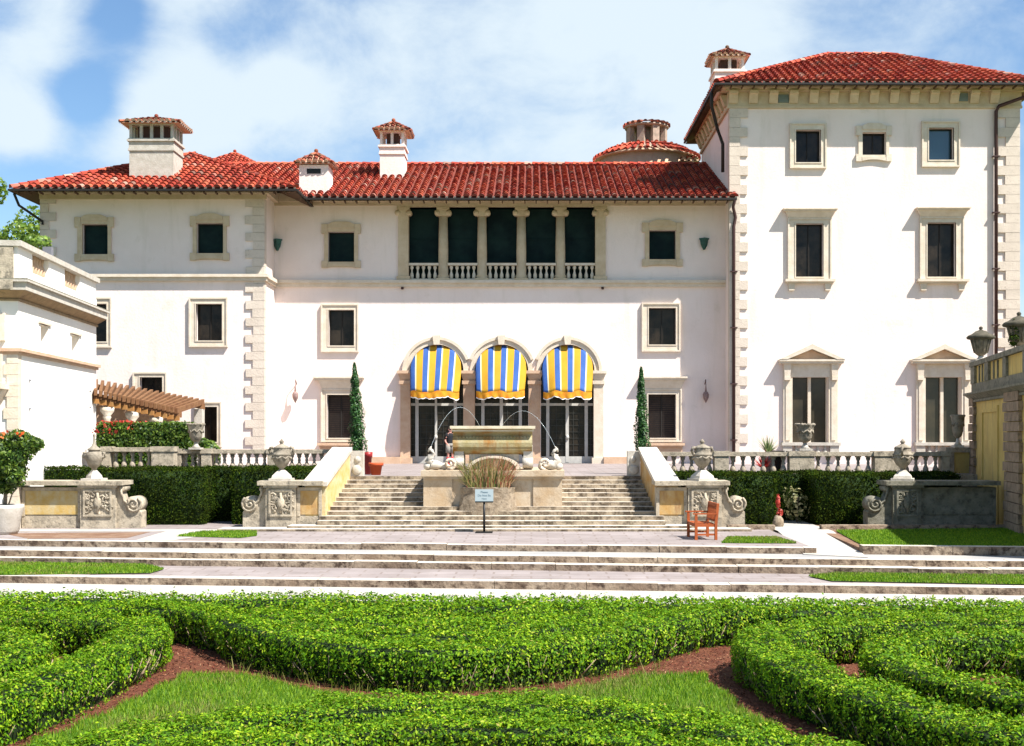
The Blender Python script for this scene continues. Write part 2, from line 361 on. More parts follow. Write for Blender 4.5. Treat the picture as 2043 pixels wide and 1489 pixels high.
# kerb on the right
mb = MB(); x = px(1728, 31.0)
while x < 16:
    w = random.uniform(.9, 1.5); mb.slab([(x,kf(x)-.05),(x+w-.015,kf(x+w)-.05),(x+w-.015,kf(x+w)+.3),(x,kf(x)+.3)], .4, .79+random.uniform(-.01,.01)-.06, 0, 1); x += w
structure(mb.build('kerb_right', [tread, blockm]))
mb = MB()
for a, b in ((px(1452,37.5), px(1546,37.5)), (px(1640,37.4), 15)):
    mb.box(a, b, 37.45, 37.75, .6, .80)
structure(mb.build('kerb_under_hedge', [blockm]))
# terrace
T = 2.17
structure(MB().slab([(-17.5,43.4),(-6.7,43.4),(-6.7,41.25),(4.1,41.25),(4.1,43.0),(17.2,43.0),(17.2,75),(-17.5,75)], .3, T, 0, 1).build('terrace', [paving, oldst]))
# main flight
def flight():
    mb = MB(); n = 12; y0, y1 = 37.15, 41.2; z0 = .80
    for i in range(n):
        yf = y0+(y1-y0)*i/(n-1); zt = z0+(T-z0)*(i)/(n-1)
        xl, xr = (-6.42, 3.98) if i > 2 else (-6.55, 4.1)
        if i == 0: xl, xr = -7.4, 5.0
        x = xl
        while x < xr-.01:
            w = min(random.uniform(1.2, 2.2), xr-x); j = random.uniform(-.01, .01)
            if xr-x-w < .3: w = xr-x
            mb.slab([(x+.004, yf+j),(x+w-.004, yf+j),(x+w-.004, min(yf+.75, 41.5)+.0),(x+.004, min(yf+.75, 41.5))], .35 if i < 3 else zt-.3, zt+random.uniform(-.004,.004), 0, 1); x += w
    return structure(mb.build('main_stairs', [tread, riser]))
flight()
mb = MB(); mb.slab([(-9.4,36.72),(6.6,36.72),(6.6,37.6),(-9.4,37.6)], .5, .735, 0, 1)
structure(mb.build('stair_foot_step', [tread, riser]))

# ---------------------------------------------------------------- mansion
DM, DL, DT = 58.33, 56.03, 57.0
ROOF0 = 14.47
man = thing('mansion', (0, DM, T), 'large white stucco villa with red barrel tile roofs, stone quoins and three striped arcade awnings', 'mansion')
def wall_holes(x0, x1, z0, z1, y, holes, rev=.32, back=None):
    mb = MB(); xs = sorted({x0, x1, *[h[0] for h in holes], *[h[1] for h in holes]}); zs = sorted({z0, z1, *[h[2] for h in holes], *[h[3] for h in holes]})
    for i in range(len(xs)-1):
        for j in range(len(zs)-1):
            cx, cz = (xs[i]+xs[i+1])/2, (zs[j]+zs[j+1])/2
            if any(h[0] < cx < h[1] and h[2] < cz < h[3] for h in holes): continue
            mb.add([(xs[i],y,zs[j]),(xs[i+1],y,zs[j]),(xs[i+1],y,zs[j+1]),(xs[i],y,zs[j+1])], [(0,1,2,3)])
    for a, b, c, d in holes:
        r = rev; mb.add([(a,y,c),(b,y,c),(b,y,d),(a,y,d),(a,y+r,c),(b,y+r,c),(b,y+r,d),(a,y+r,d)], [(0,4,5,1),(2,6,7,3),(1,5,6,2),(0,3,7,4)])
    if back:
        yb = back; mb.add([(x0,y,z0),(x0,yb,z0),(x0,yb,z1),(x0,y,z1)], [(0,1,2,3)]); mb.add([(x1,y,z0),(x1,yb,z0),(x1,yb,z1),(x1,y,z1)], [(0,3,2,1)])
        mb.add([(x0,yb,z0),(x1,yb,z0),(x1,yb,z1),(x0,yb,z1)], [(0,3,2,1)])
    return mb
def ring(mb, o, i, y, dep, m=0):     # rectangular frame standing proud of plane y
    (a,b,c,d), (e,f,g,h) = o, i
    mb.box(a, e, y-dep, y+.02, c, d, m); mb.box(f, b, y-dep, y+.02, c, d, m)
    mb.box(e, f, y-dep, y+.02, h, d, m); mb.box(e, f, y-dep, y+.02, c, g, m)
def window(D, inn, out, style='plain', fill='glass', cor=None, sill=None, mt=None, lab=None):
    x0, x1, y0, y1 = inn; a, b, c, d = px(x0,D), px(x1,D), pz(y1,D), pz(y0,D)
    A, B, Cc, Dd = px(out[0],D), px(out[1],D), pz(out[3],D), pz(out[2],D)
    mt = mt or trimw; mb = MB(); y = D
    if style == 'ornate':
        w = B-A; e = .07*w
        ring(mb, (A+e, B-e, Cc+.04, Dd-.05), (a, b, c, d), y, .09)
        for sx in (-1, 1):      # ears top and bottom
            X = A if sx < 0 else B-2.2*e
            mb.box(X, X+2.2*e, y-.115, y+.015, Dd-.05-.45, Dd-.05+.004); mb.box(X, X+2.2*e, y-.115, y+.015, Cc, Cc+.34)
        n = 14; pts = [(A+e*2.4+(B-A-4.8*e)*i/n, Dd-.055+.16*math.sin(math.pi*i/n)**1.3+.03*math.sin(3*math.pi*i/n)) for i in range(n+1)]
        mb.prism([(pts[0][0], Dd-.22)]+pts+[(pts[-1][0], Dd-.22)], y-.13, y+.01)
        pts = [(A+e*2.4+(B-A-4.8*e)*i/n, Cc+.02+.07*math.sin(math.pi*i/n)) for i in range(n+1)]
        mb.prism(pts+[(pts[-1][0], Cc+.2), (pts[0][0], Cc+.2)], y-.12, y+.01)
    else:
        ring(mb, (A, B, Cc, Dd), (A+.07, B-.07, Cc+.07, Dd-.07), y, .14)
        ring(mb, (A+.07, B-.07, Cc+.07, Dd-.07), (a, b, c, d), y, .09)
        ring(mb, (a-.05, b+.05, c-.05, d+.05), (a, b, c, d), y, .115)
    fr = mb.build('window', mt, man, label=lab)
    if cor:     # (xl, xr, ytop, ybottom) straight cornice
        q = MB(); xl, xr, zt, zb = px(cor[0],D), px(cor[1],D), pz(cor[2],D), pz(cor[3],D); h = zt-zb
        q.taper(A+.04, B-.04, y-.12, y+.01, zb, zt-.3*h, .16); q.box(xl+.05, xr-.05, y-.34, y+.01, zt-.3*h, zt-.14*h); q.box(xl, xr, y-.40, y+.01, zt-.14*h, zt)
        q.build('cornice', mt, fr)
    if sill:
        q = MB(); xl, xr, zt = px(sill[0],D), px(sill[1],D), pz(sill[2],D); hh = sill[3]
        q.box(xl, xr, y-.30, y+.01, zt-.12, zt); q.box(xl+.08, xr-.08, y-.2, y+.01, zt-.2, zt-.12)
        if hh == 'b':
            for X in (xl+.16, xr-.16-.30):
                q.prism([(X, zt-.2),(X+.3, zt-.2),(X+.27, zt-.52),(X+.03, zt-.52)], y-.16, y+.01)
        elif hh == 'p': q.box(xl+.1, xr-.1, y-.1, y+.01, zt-.5, zt-.2)
        q.build('sill', mt if hh != 'p' else pinkst, fr)
    yp = D+.26; p = MB(); p.add([(a,yp,c),(b,yp,c),(b,yp,d),(a,yp,d)], [(0,1,2,3)])
    p.build('pane' if fill != 'shutter' else 'shutter', {'glass':glass,'screen':screen,'shutter':brownsh,'skyglass':skyglass}[fill], fr)
    s = MB(); ring(s, (a,b,c,d), (a+.05,b-.05,c+.05,d-.05), yp-.03, .03)
    if fill == 'shutter':
        s.box((a+b)/2-.03, (a+b)/2+.03, yp-.06, yp-.01, c+.05, d-.05)
        zz = c+.12
        while zz < d-.1: s.box(a+.06, b-.06, yp-.035, yp-.008, zz, zz+.035); zz += .09
    elif fill == 'glass': s.box((a+b)/2-.012, (a+b)/2+.012, yp-.05, yp-.01, c+.05, d-.05)
    s.build('sash', sashm, fr)
    return (a, b, c, d)
skyglass = mat('sky_tinted_glass', (.03,.07,.10), .05, spec=.8)  # blue of the reflected sky is put into the base colour
H = []
# central block
H.append(window(DM, (655,707,463,523), (642,720,446,535), 'ornate', 'screen', mt=trim, lab='upper window in scrolled stone surround left of the loggia'))
H.append(window(DM, (1295,1348,460,518), (1281,1362,443,532), 'ornate', 'screen', mt=trim, lab='upper window in scrolled stone surround right of the loggia'))
H.append(window(DM, (656,707,619,690), (641,716,607,703), lab='middle window left of the arches'))
H.append(window(DM, (1294,1348,615,688), (1280,1357,605,702), lab='middle window right of the arches'))
H.append(window(DM, (653,706,788,874), (641,716,776,882), 'plain', 'shutter', cor=(627,727,752,776), sill=(635,722,884,'p'), lab='ground floor window with brown shutters left of the arches'))
H.append(window(DM, (1293,1348,787,874), (1282,1360,776,882), 'plain', 'shutter', cor=(1275,1370,752,776), sill=(1279,1365,884,'p'), lab='ground floor window with brown shutters right of the arches'))
LG = (px(795,DM), px(1208,DM), pz(560,DM), pz(414,DM))
archc = [871.5, 1000.5, 1132.5]; RA = 1.27
ARX = [(px(c,DM)) for c in archc]; ZS = pz(741, DM); ZT = ZS+RA
H2 = H+[LG]+[(c-RA, c+RA, T, ZT) for c in ARX]
w = wall_holes(px(546,DM), px(1452,DM), T-.2, 15.02, DM, H2, .32)
for c in ARX:        # spandrels of the round arches
    for sx in (-1, 1):
        n = 12; arc = [(c+sx*RA*math.cos(math.pi/2*i/n), ZS+RA*math.sin(math.pi/2*i/n)) for i in range(n+1)]
        w.prism([(c+sx*RA, ZT)]+arc, DM+.003, DM+.317)
w.build('wall', stucco, man, label='central white stucco wall')
# left block
HL = [window(DL, (165,216,448,508), (150,228,432,522), 'ornate', 'screen', mt=trim, lab='upper window at the far left of the left block'),
      window(DL, (393,446,446,506), (380,458,430,520), 'ornate', 'screen', mt=trim, lab='upper window near the quoins of the left block'),
      window(DL, (392,444,607,680), (378,455,594,693), lab='middle window near the quoins of the left block'),
      window(DL, (163,214,607,682), (150,224,594,694), lab='middle window partly hidden by the pavilion'),
      window(DL, (280,325,753,815), (266,334,743,826), lab='low window above the pergola'),
      window(DL, (400,434,812,882), (390,443,802,892), lab='narrow low window at the end of the pergola')]
wall_holes(px(82,DL), px(527,DL), .5, 14.74, DL, HL, .32, back=67).build('wall', stucco, man, label='white stucco wall of the projecting left block')
# tower
def pediment(x0, x1, apx, apy, by, inn):
    D = DT; a, b, c, d = px(inn[0],D), px(inn[1],D), pz(inn[3],D), pz(inn[2],D); y = D
    xl, xr, zb, za = px(x0,D), px(x1,D), pz(by,D), pz(apy,D); xm = (xl+xr)/2
    mb = MB(); jl, jr = px(inn[0]-18,D), px(inn[1]+18,D)
    mb.box(jl, a, y-.13, y+.01, c, d+.0); mb.box(b, jr, y-.13, y+.01, c, d)
    for X0, X1 in ((jl+.1, a-.12), (b+.12, jr-.1)): mb.box(X0, X1, y-.17, y-.131, c+.1, d-.15)
    mb.box(jl, jr, y-.15, y+.01, d, zb-.1)
    for X in (jl, jr-.32): mb.taper(X+.03, X+.29, y-.26, y-.151, d+.02, zb-.1, .04); mb.box(X+.02, X+.30, y-.30, y+.0, d-.14, d+.02)
    fr = mb.build('window', trimw, man)
    q = MB(); q.box(xl+.03, xr-.03, y-.38, y+.01, zb-.1, zb); q.box(xl, xr, y-.44, y+.01, zb, zb+.09)
    zz = zb+.09; t = .17
    q.prism([(xl, zz), (xm, za-.02), (xr, zz), (xr-.35, zz), (xm, za-t-.08), (xl+.35, zz)], y-.46, y+.01)
    q.build('pediment', trimw, fr)
    MB().prism([(xl+.36, zz+.002), (xm, za-t-.10), (xr-.36, zz+.002)], y-.2, y+.01).build('tympanum', pinkst, fr)
    q = MB(); q.box(jl-.1, jr+.1, y-.3, y+.01, c-.14, c); q.box(jl-.04, a-.05, y-.24, y+.01, c-.62, c-.14); q.box(b+.05, jr+.04, y-.24, y+.01, c-.62, c-.14)
    k = 5
    for i in range(k):
        X = a+(b-a)*(i+.5)/k; q.lathe([(.05,0),(.1,.08),(.11,.18),(.05,.32),(.08,.46)], (X, y-.12, c-.61), 8)
    q.build('sill', palest, fr)
    yp = D+.26; p = MB(); p.add([(a,yp,c),(b,yp,c),(b,yp,d),(a,yp,d)], [(0,1,2,3)]); p.build('pane', glass2, fr)
    s = MB(); s.box((a+b)/2-.07, (a+b)/2+.07, yp-.14, yp-.01, c+.004, d-.004); s.box(a, a+.06, yp-.1, yp-.01, c+.004, d-.004); s.box(b-.06, b, yp-.1, yp-.01, c+.004, d-.004)
    s.build('mullion', trimw, fr)
    return (a, b, c, d)
glass2 = mat('brownish_glass', (.05,.042,.028), .2, (.03,.028,.022), 1.2, spec=.4)
HT = [window(DT, (1587,1637,260,325), (1575,1648,247,337), 'plain', 'glass', mt=trimw, lab='top left window of the tower'),
      window(DT, (1720,1767,265,310), (1707,1778,250,323), 'ornate', 'glass', mt=trimw, lab='small scrolled top window in the middle of the tower'),
      window(DT, (1852,1902,256,320), (1838,1914,243,334), 'plain', 'skyglass', mt=trimw, lab='top right window of the tower tinted like reflected sky'),
      window(DT, (1587,1642,447,553), (1571,1658,436,560), 'plain', 'glass', cor=(1560,1668,418,436), sill=(1565,1664,558,'b'), lab='tall left window of the tower with cornice and bracketed sill'),
      window(DT, (1849,1906,445,553), (1834,1922,434,560), 'plain', 'glass', cor=(1825,1932,416,434), sill=(1828,1930,558,'b'), lab='tall right window of the tower with cornice and bracketed sill'),
      pediment(1552,1681,0,687,722,(1580,1652,753,883)), pediment(1815,1943,0,687,722,(1845,1917,753,883))]
TX0, TX1 = px(1456,DT), px(2033,DT)
wall_holes(TX0, TX1, .5, 19.85, DT, HT, .32, back=66.5).build('wall', stucco, man, label='white stucco wall of the tall right tower')
# quoins
def quoins(D, xo, xi, xin, y0, y1, n, side, lab, m=quoinm):
    z0, z1 = pz(y1,D), pz(y0,D); mb = MB(); h = (z1-z0)/n
    for i in range(n):
        X = (xi if i % 2 else xin); X += random.uniform(-1,1)
        a, b = sorted((px(xo,D), px(X,D))); pr = random.uniform(-.004,.004)
        mb.box(a-(.04 if side < 0 else 0), b+(.04 if side > 0 else 0), D-.07+pr, D+.35, z0+i*h+.006, z0+(i+1)*h-.006)
    return mb.build('quoins', m, man, label=lab)
quoins(DL, 526.6, 490, 505, 397, 905, 30, 1, 'toothed corner stones of the left block')
quoins(DL, 82.4, 113, 98, 390, 905, 30, -1, 'toothed corner stones at the far left edge')
quoins(DT, 1456.6, 1491, 1476, 217, 903, 36, -1, 'toothed corner stones at the left edge of the tower')
quoins(DT, 2032.4, 1990, 2005, 217, 903, 36, 1, 'toothed corner stones at the right edge of the tower')
# string courses and eave cornices
mb = MB()
for (a, b, D, yt, yb) in ((546,1450,DM,560,573), (82,529,DL,548,561)):
    zt, zb = pz(yt,D), pz(yb,D); h = zt-zb; xa, xb = px(a,D), px(b,D)+(.0 if D == DM else .16)
    mb.box(xa, xb, D-.24, D+.01, zb+.55*h, zt); mb.box(xa, xb-.06, D-.14, D+.01, zb, zb+.55*h)
xx = px(527,DL); mb.box(xx, xx+.2, DL+.02, DM-.25, pz(555,DL), pz(548,DL)); mb.box(xx, xx+.12, DL+.02, DM-.15, pz(561,DL), pz(555,DL))
mb.build('string_course', trimw, man)
mb = MB(); mb.box(px(546,DM), px(1448,DM), DM-.26, DM+.01, pz(404,DM), 14.95); mb.box(px(546,DM), px(1448,DM), DM-.13, DM+.01, pz(411,DM), pz(404,DM))
mb.box(px(80,DL), px(527,DL)+.25, DL-.25, DL+.01, pz(388,DL), 14.70); mb.box(px(80,DL), px(527,DL)+.12, DL-.12, DL+.01, pz(398,DL), pz(388,DL))
mb.box(px(527,DL), px(527,DL)+.25, DL+.011, DM-.27, pz(388,DL), 14.9)
mb.build('eave_cornice', trim, man)
# small drain spouts under the string course
for x in (803, 1202): MB().tube([(px(x,DM), DM-.005, pz(575,DM)), (px(x,DM), DM-.16, pz(576,DM))], .07, 8).build('drain_spout', pipe, man)
# plinth
for a, b in ((734,800),(1204,1255)): MB().box(px(a,DM), px(b,DM), DM-.35, DM+.01, T, T+.32).build('plinth', pinkst, man)
# loggia
def loggia():
    a, b, c, d = LG; lg = MB(); y = DM
    lg.box(a, b, y+.32, y+1.5, c-.3, c+.02)
    base = lg.build('loggia', trim, man, label='upper loggia with six columns and dark screens')
    zc = pz(413,DM)
    xs = [805, 884, 961.5, 1040, 1118, 1198]
    for i, X in enumerate(xs):
        xc = px(X,DM); q = MB(); y0 = y+.02; w = .245
        z0, z1 = c, d
        if i in (0, 5):
            q.box(xc-w, xc+w, y-.1, y+.3, z0+.2, z1-.42); q.box(xc-w-.07, xc+w+.07, y-.15, y+.3, z0, z0+.2)
        else:
            q.lathe([(.30,0),(.30,.1),(.26,.16),(.29,.22),(.235,.3),(.235,1.4),(.205,z1-z0-.42)], (xc, y+.15, z0), 14)
            q.box(xc-.32, xc+.32, y-.17, y+.32, z0-.004, z0+.1)
        q.box(xc-.30, xc+.30, y-.14, y+.32, z1-.12, z1-.004)
        for sx in (-1, 1):
            M = Matrix.Translation((xc+sx*.27, y-.13, z1-.27)) @ Matrix.Rotation(R(-90), 4, 'X'); k = len(q.v)
            q.lathe([(.135,0),(.135,.42)], (0,0,0), 12); q.xf(M, k)
        q.box(xc-.24, xc+.24, y-.12, y+.3, z1-.42, z1-.121)
        q.build('column', trim, base)
    for i in range(5):
        xa, xb = px(xs[i],DM)+.25, px(xs[i+1],DM)-.25; zt = pz(525,DM)
        p = MB(); p.add([(xa,y+.5,zt-.2),(xb,y+.5,zt-.2),(xb,y+.5,d),(xa,y+.5,d)], [(0,1,2,3)])
        p.box(xa, xb, y+.47, y+.495, (zt+d)/2-.15, (zt+d)/2-.11)
        p.build('screen', screen, base)
        q = MB(); q.add([(xa,y+.6,c),(xb,y+.6,c),(xb,y+.6,zt),(xa,y+.6,zt)], [(0,1,2,3)]); q.build('shaded_back', screen, base)
        r = MB(); r.box(xa-.04, xb+.04, y-.02, y+.26, zt-.11, zt); r.box(xa-.04, xb+.04, y-.02, y+.26, c+.002, c+.09)
        for k in range(5):
            X = xa+(xb-xa)*(k+.5)/5
            r.lathe([(.05,0),(.085,.08),(.088,.2),(.045,.33),(.04,.38),(.045,.43),(.088,.52),(.075,.62),(.05,zt-c-.2)], (X, y+.12, c+.09), 8)
        r.build('balustrade', trimw, base)
    q = MB(); q.box(a-.06, b+.06, y-.12, y+.32, d, d+.13); q.build('lintel', trim, base)
    MB().box(a-.1, b+.1, y+.7, y+.8, c-.2, d+.2).build('dark_backing', screen, base)  # dark sheet added to keep sky light out of the screen gaps
loggia()
# arcade
def arcade():
    y = DM
    for k, c in enumerate(ARX):
        q = MB(); n = 26
        for (r0, r1, dep) in ((RA+.003, RA+.22, .10), (RA+.22, RA+.36, .17)):
            lim = [0, math.pi]
            for i in range(n):
                t0, t1 = math.pi*i/n, math.pi*(i+1)/n
                pts = [(c+r0*math.cos(t0), ZS+r0*math.sin(t0)), (c+r1*math.cos(t0), ZS+r1*math.sin(t0)), (c+r1*math.cos(t1), ZS+r1*math.sin(t1)), (c+r0*math.cos(t1), ZS+r0*math.sin(t1))]
                if any(abs(p[0]-c) > 1.56 and 0 for p in pts): continue
                if k > 0 and min(p[0] for p in pts) < (ARX[k-1]+c)/2+.01: continue
                if k < 2 and max(p[0] for p in pts) > (ARX[k+1]+c)/2-.01: continue
                q.prism(pts, y-dep, y+.01)
        q.prism([(c-.13, ZT-.02), (c+.13, ZT-.02), (c+.19, ZT+.42), (c-.19, ZT+.42)], y-.26, y+.01)
        q.build('arch', trimw, man)
    xs = [px(809,DM), (ARX[0]+ARX[1])/2, (ARX[1]+ARX[2])/2, px(1194,DM)]
    for i, X in enumerate(xs):
        q = MB(); w = .23 if i in (0, 3) else .27
        q.box(X-w, X+w, y-.16, y+.3, T+.28, ZS-.62); q.box(X-w-.09, X+w+.09, y-.26, y+.32, T, T+.28)
        q.taper(X-w, X+w, y-.16, y+.2, ZS-.45, ZS-.12, .10); q.box(X-w-.05, X+w+.05, y-.24, y+.31, ZS-.62, ZS-.45)
        q.box(X-w-.14, X+w+.14, y-.34, y+.33, ZS-.12, ZS+.02)
        q.build('pier', pinkst if i in (0, 1, 2) else trimw, man)
    for k, c in enumerate(ARX):
        a, b = c-RA, c+RA; yd = y+.30; fr = MB()
        zt = pz(807,DM)
        fr.box(a, b, yd-.08, yd+.02, zt-.06, zt+.06)
        for X in ([831,869,908], [963,1000,1038], [1093,1132,1170])[k]:
            X = px(X,DM); w = .075 if X != px((831,869,908)[1],DM) else .05; fr.box(X-w, X+w, yd-.101, yd+.02, T+.05, ZT-.35)
        fr.box(a, b, yd-.09, yd+.02, T+.003, T+.33, 0)
        door = fr.build('door', framew, man, label=('left','middle','right')[k]+' arched glazed doorway')
        g = MB(); g.add([(a,yd+.04,T),(b,yd+.04,T),(b,yd+.04,ZT),(a,yd+.04,ZT)], [(0,1,2,3)]); g.build('glass', glass, door)
        m = MB(); X = a+.2
        while X < b-.1: m.box(X-.012, X+.012, yd+.01, yd+.03, T+.33, zt-.06); X += .27
        Z = T+.6
        while Z < zt-.1: m.box(a+.02, b-.02, yd+.008, yd+.028, Z-.012, Z+.012); Z += .3
        m.build('glazing_bars', barm, door)
        if k != 1:
            h = MB(); h.lathe([(.001,0),(.07,.05),(.09,.13),(.07,.21),(.001,.26)], (px((869,1000,1132)[k],DM), yd-.13, pz(878,DM)), 10); h.build('door_boss', framew, door)
barm = mat('glazing_bar', (.03,.03,.025), .6)
arcade()
# awnings
def awning(c, k):
    y0 = DM-.02; n = 40; w = RA-.015; mb = MB(); zt0 = ZS; zb = pz(783,DM); rows = 14
    def pos(i, j):
        u = -1+2*i/n; xx = u*w; top = ZS+math.sqrt(max(0, (w+.0)**2-xx*xx)) if True else 0
        t = j/rows; z = top+(zb-top)*t
        h = (ZT-z)/(ZT-zb); sl = 1.25*h**.85
        yy = y0+.14-sl*(1-.25*abs(u)**3)*(0 if j == 0 and 0 else 1)-.05*math.sin(u*9+j*.5)*t*.35
        narrow = 1-.10*h**1.5 - .0*t
        sag = (.045*math.sin(u*(5+k)+k*2.3)+.02*math.sin(u*13+k))*t
        return (c+xx*narrow-.03*h, yy, z+sag)
    nst = 20 # stripes pattern
    vs = [pos(i, j) for j in range(rows+1) for i in range(n+1)]
    mb.add(vs, [])
    for j in range(rows):
        for i in range(n):
            s = (i+1)//1 % 10
            m = 0 if s in (1,2,3,4) else (2 if s == 5 else 1)
            mb.f.append((j*(n+1)+i, j*(n+1)+i+1, (j+1)*(n+1)+i+1, (j+1)*(n+1)+i)); mb.m.append(m); mb.s.append(True)
    o = mb.build('awning', [blue, yel, cream], man, recalc=False, label=('left','middle','right')[k]+' blue and yellow striped awning')
    o.modifiers.new('thick', 'SOLIDIFY').thickness = .012
    v = MB(); base = [pos(i, rows) for i in range(n+1)]
    for i in range(n):
        a, b = Vector(base[i]), Vector(base[i+1])
        def zz(q): return .30+.045*abs(math.sin(math.pi*q*9/n))+.03*math.sin(q*.35+k)
        for (t0, t1, m) in ((0, .85, 0), (.85, 1.0, 1)):
            p = [a-Vector((0,.01,zz(i)*t0)), b-Vector((0,.01,zz(i+1)*t0)), b-Vector((0,.03+.02*math.sin(i),zz(i+1)*t1)), a-Vector((0,.03+.02*math.sin(i-1),zz(i)*t1))]
            v.add(p, [(0,1,2,3)], m)
    vo = v.build('valance', [orng, whitec], o, recalc=False); vo.modifiers.new('thick', 'SOLIDIFY').thickness = .01
    MB().tube([base[0], base[-1]], .03).build('front_bar', sashm, o)
for k, c in enumerate(ARX): awning(c, k)

# ---------------------------------------------------------------- roofs
def inpoly(u, v, P):
    c = False; n = len(P)
    for i in range(n):
        (a, b), (d, e) = P[i], P[(i+1) % n]
        if (b > v) != (e > v) and u < (d-a)*(v-b)/(e-b)+a: c = not c
    return c
def tiles(mb, O, U, V, poly, du=.36, dv=.42, r=.125, m=0, mo=1):
    O, U, V = Vector(O), Vector(U).normalized(), Vector(V).normalized(); Nn = U.cross(V).normalized()
    if Nn.z < 0: Nn = -Nn
    u0, u1 = min(p[0] for p in poly), max(p[0] for p in poly); v1 = max(p[1] for p in poly); v0 = min(p[1] for p in poly)
    nc = int((u1-u0)/du)+1; nr = int((v1-v0)/dv)+1
    for i in range(nc):
        u = u0+(i+.5)*du
        for j in range(nr):
            v = v0+j*dv
            if not inpoly(u, v+dv*.5, poly): continue
            ju = random.uniform(-.012, .012); jr = random.uniform(.93, 1.08)
            vs = []
            for (vv, rr, hh) in ((v-.03, r*1.08*jr, .055+random.uniform(0,.015)), (v+dv*1.08, r*.86, .012)):
                for k in range(6):
                    th = math.pi*k/5
                    vs.append(O+U*(u+ju+rr*math.cos(th))+V*vv+Nn*(hh+rr*math.sin(th)*1.0))
            fs = [(k, k+1, k+7, k+6) for k in range(5)]
            mb.add(vs, fs, m, True)
            # the same tile's lower rim, a shallow thickness
            if j == 0:
                mb.add(vs[:6], [(0,1,2,3,4,5)], 2)
                cc = O+U*(u+ju+du/2)+V*(v-.035)+Nn*.035; mb.add([cc-U*.055-Nn*.05, cc+U*.055-Nn*.05, cc+U*.045+Nn*.035, cc-U*.045+Nn*.035], [(0,1,2,3)], mo)
            else:
                inner = [O+U*(u+ju+rr2*math.cos(math.pi*k/5))+V*(v-.03)+Nn*(.05+rr2*math.sin(math.pi*k/5)) for k in range(6) for rr2 in (r*.86,)]
                b = len(mb.v); mb.v += [tuple(p) for p in inner]
                for k in range(5): mb.f.append((b-6+k-6+0, b-6+k-6+1, b+k+1, b+k)); mb.m.append(m); mb.s.append(False)
def ridge(mb, A, B, r=.15, step=.42, m=0):
    A, B = Vector(A), Vector(B); n = max(1, int((B-A).length/step)); t = (B-A).normalized(); s = t.cross(Vector((0,0,1))).normalized(); up = s.cross(t)
    for i in range(n):
        p = A+(B-A)*i/n; q = A+(B-A)*(i+1.1)/n; vs = []
        for P_, rr in ((p, r*1.1), (q, r*.85)):
            for k in range(6):
                th = math.pi*k/5; vs.append(P_+s*rr*math.cos(th)+up*(rr*math.sin(th)+.03))
        mb.add(vs, [(k, k+1, k+7, k+6) for k in range(5)]+[(0,1,2,3,4,5)], m, True)
def hiproof(x0, x1, y0, y1, z, ax0, ax1, ay0, ay1, az, name, lab, faces='flrb', du=.36):
    """hip roof: eave rectangle, ridge from (ax0,ay0) to (ax1,ay1)"""
    mb = MB(); A, B, C_, D_ = Vector((x0,y0,z)), Vector((x1,y0,z)), Vector((x1,y1,z)), Vector((x0,y1,z))
    P, Q = Vector((ax0,ay0,az)), Vector((ax1,ay1,az))
    mb.add([A,B,C_,D_,P,Q], [(0,1,5,4) if (P-Q).length > .01 else (0,1,4), (1,2,5), (2,3,4,5) if (P-Q).length > .01 else (2,3,4), (3,0,4)], 2)
    def face(a, b, pts, U):
        V = None; U = Vector(U)
        n = (b-a).cross(pts[0]-a).normalized(); V = n.cross(U).normalized()
        if V.z < 0: V = -V
        poly = [((p-a).dot(U), (p-a).dot(V)) for p in (a, b, *pts)]
        tiles(mb, a, U, V, poly, du)
    if 'f' in faces: face(A, B, [Q, P] if (P-Q).length > .01 else [P], (1,0,0))
    if 'l' in faces: face(D_, A, [P], (0,-1,0))
    if 'r' in faces: face(B, C_, [Q], (0,1,0))
    if 'b' in faces: face(C_, D_, [P, Q] if (P-Q).length > .01 else [P], (-1,0,0))
    for a, b in ((A,P),(B,Q),(C_,Q),(D_,P)): ridge(mb, a, b)
    if (P-Q).length > .5: ridge(mb, P, Q)
    o = mb.build(name, [tilem, mortar, under], man, recalc=False, label=lab)
    g = MB(); t = .10
    g.box(x0-t, x1+t, y0-t, y0, z-.115, z-.03); g.box(x0-t, x0, y0+.002, y1, z-.115, z-.03); g.box(x1, x1+t, y0+.002, y1, z-.115, z-.03)
    g.build('gutter', gutter, o)
    s = MB(); h = .14
    s.add([A-Vector((0,0,h)), B-Vector((0,0,h)), C_-Vector((0,0,h)), D_-Vector((0,0,h)), P-Vector((0,0,h)), Q-Vector((0,0,h))],
          [(0,1,5,4) if (P-Q).length > .01 else (0,1,4), (1,2,5), (2,3,4,5) if (P-Q).length > .01 else (2,3,4), (3,0,4)])
    s.build('soffit', soffit, o, recalc=False)
    return o
rL = hiproof(-23.1, -10.45, 54.5, 67.1, ROOF0, -16.8, -16.8, 60.8, 60.8, ROOF0+2.9, 'roof', 'tiled hip roof of the left block', 'flr')
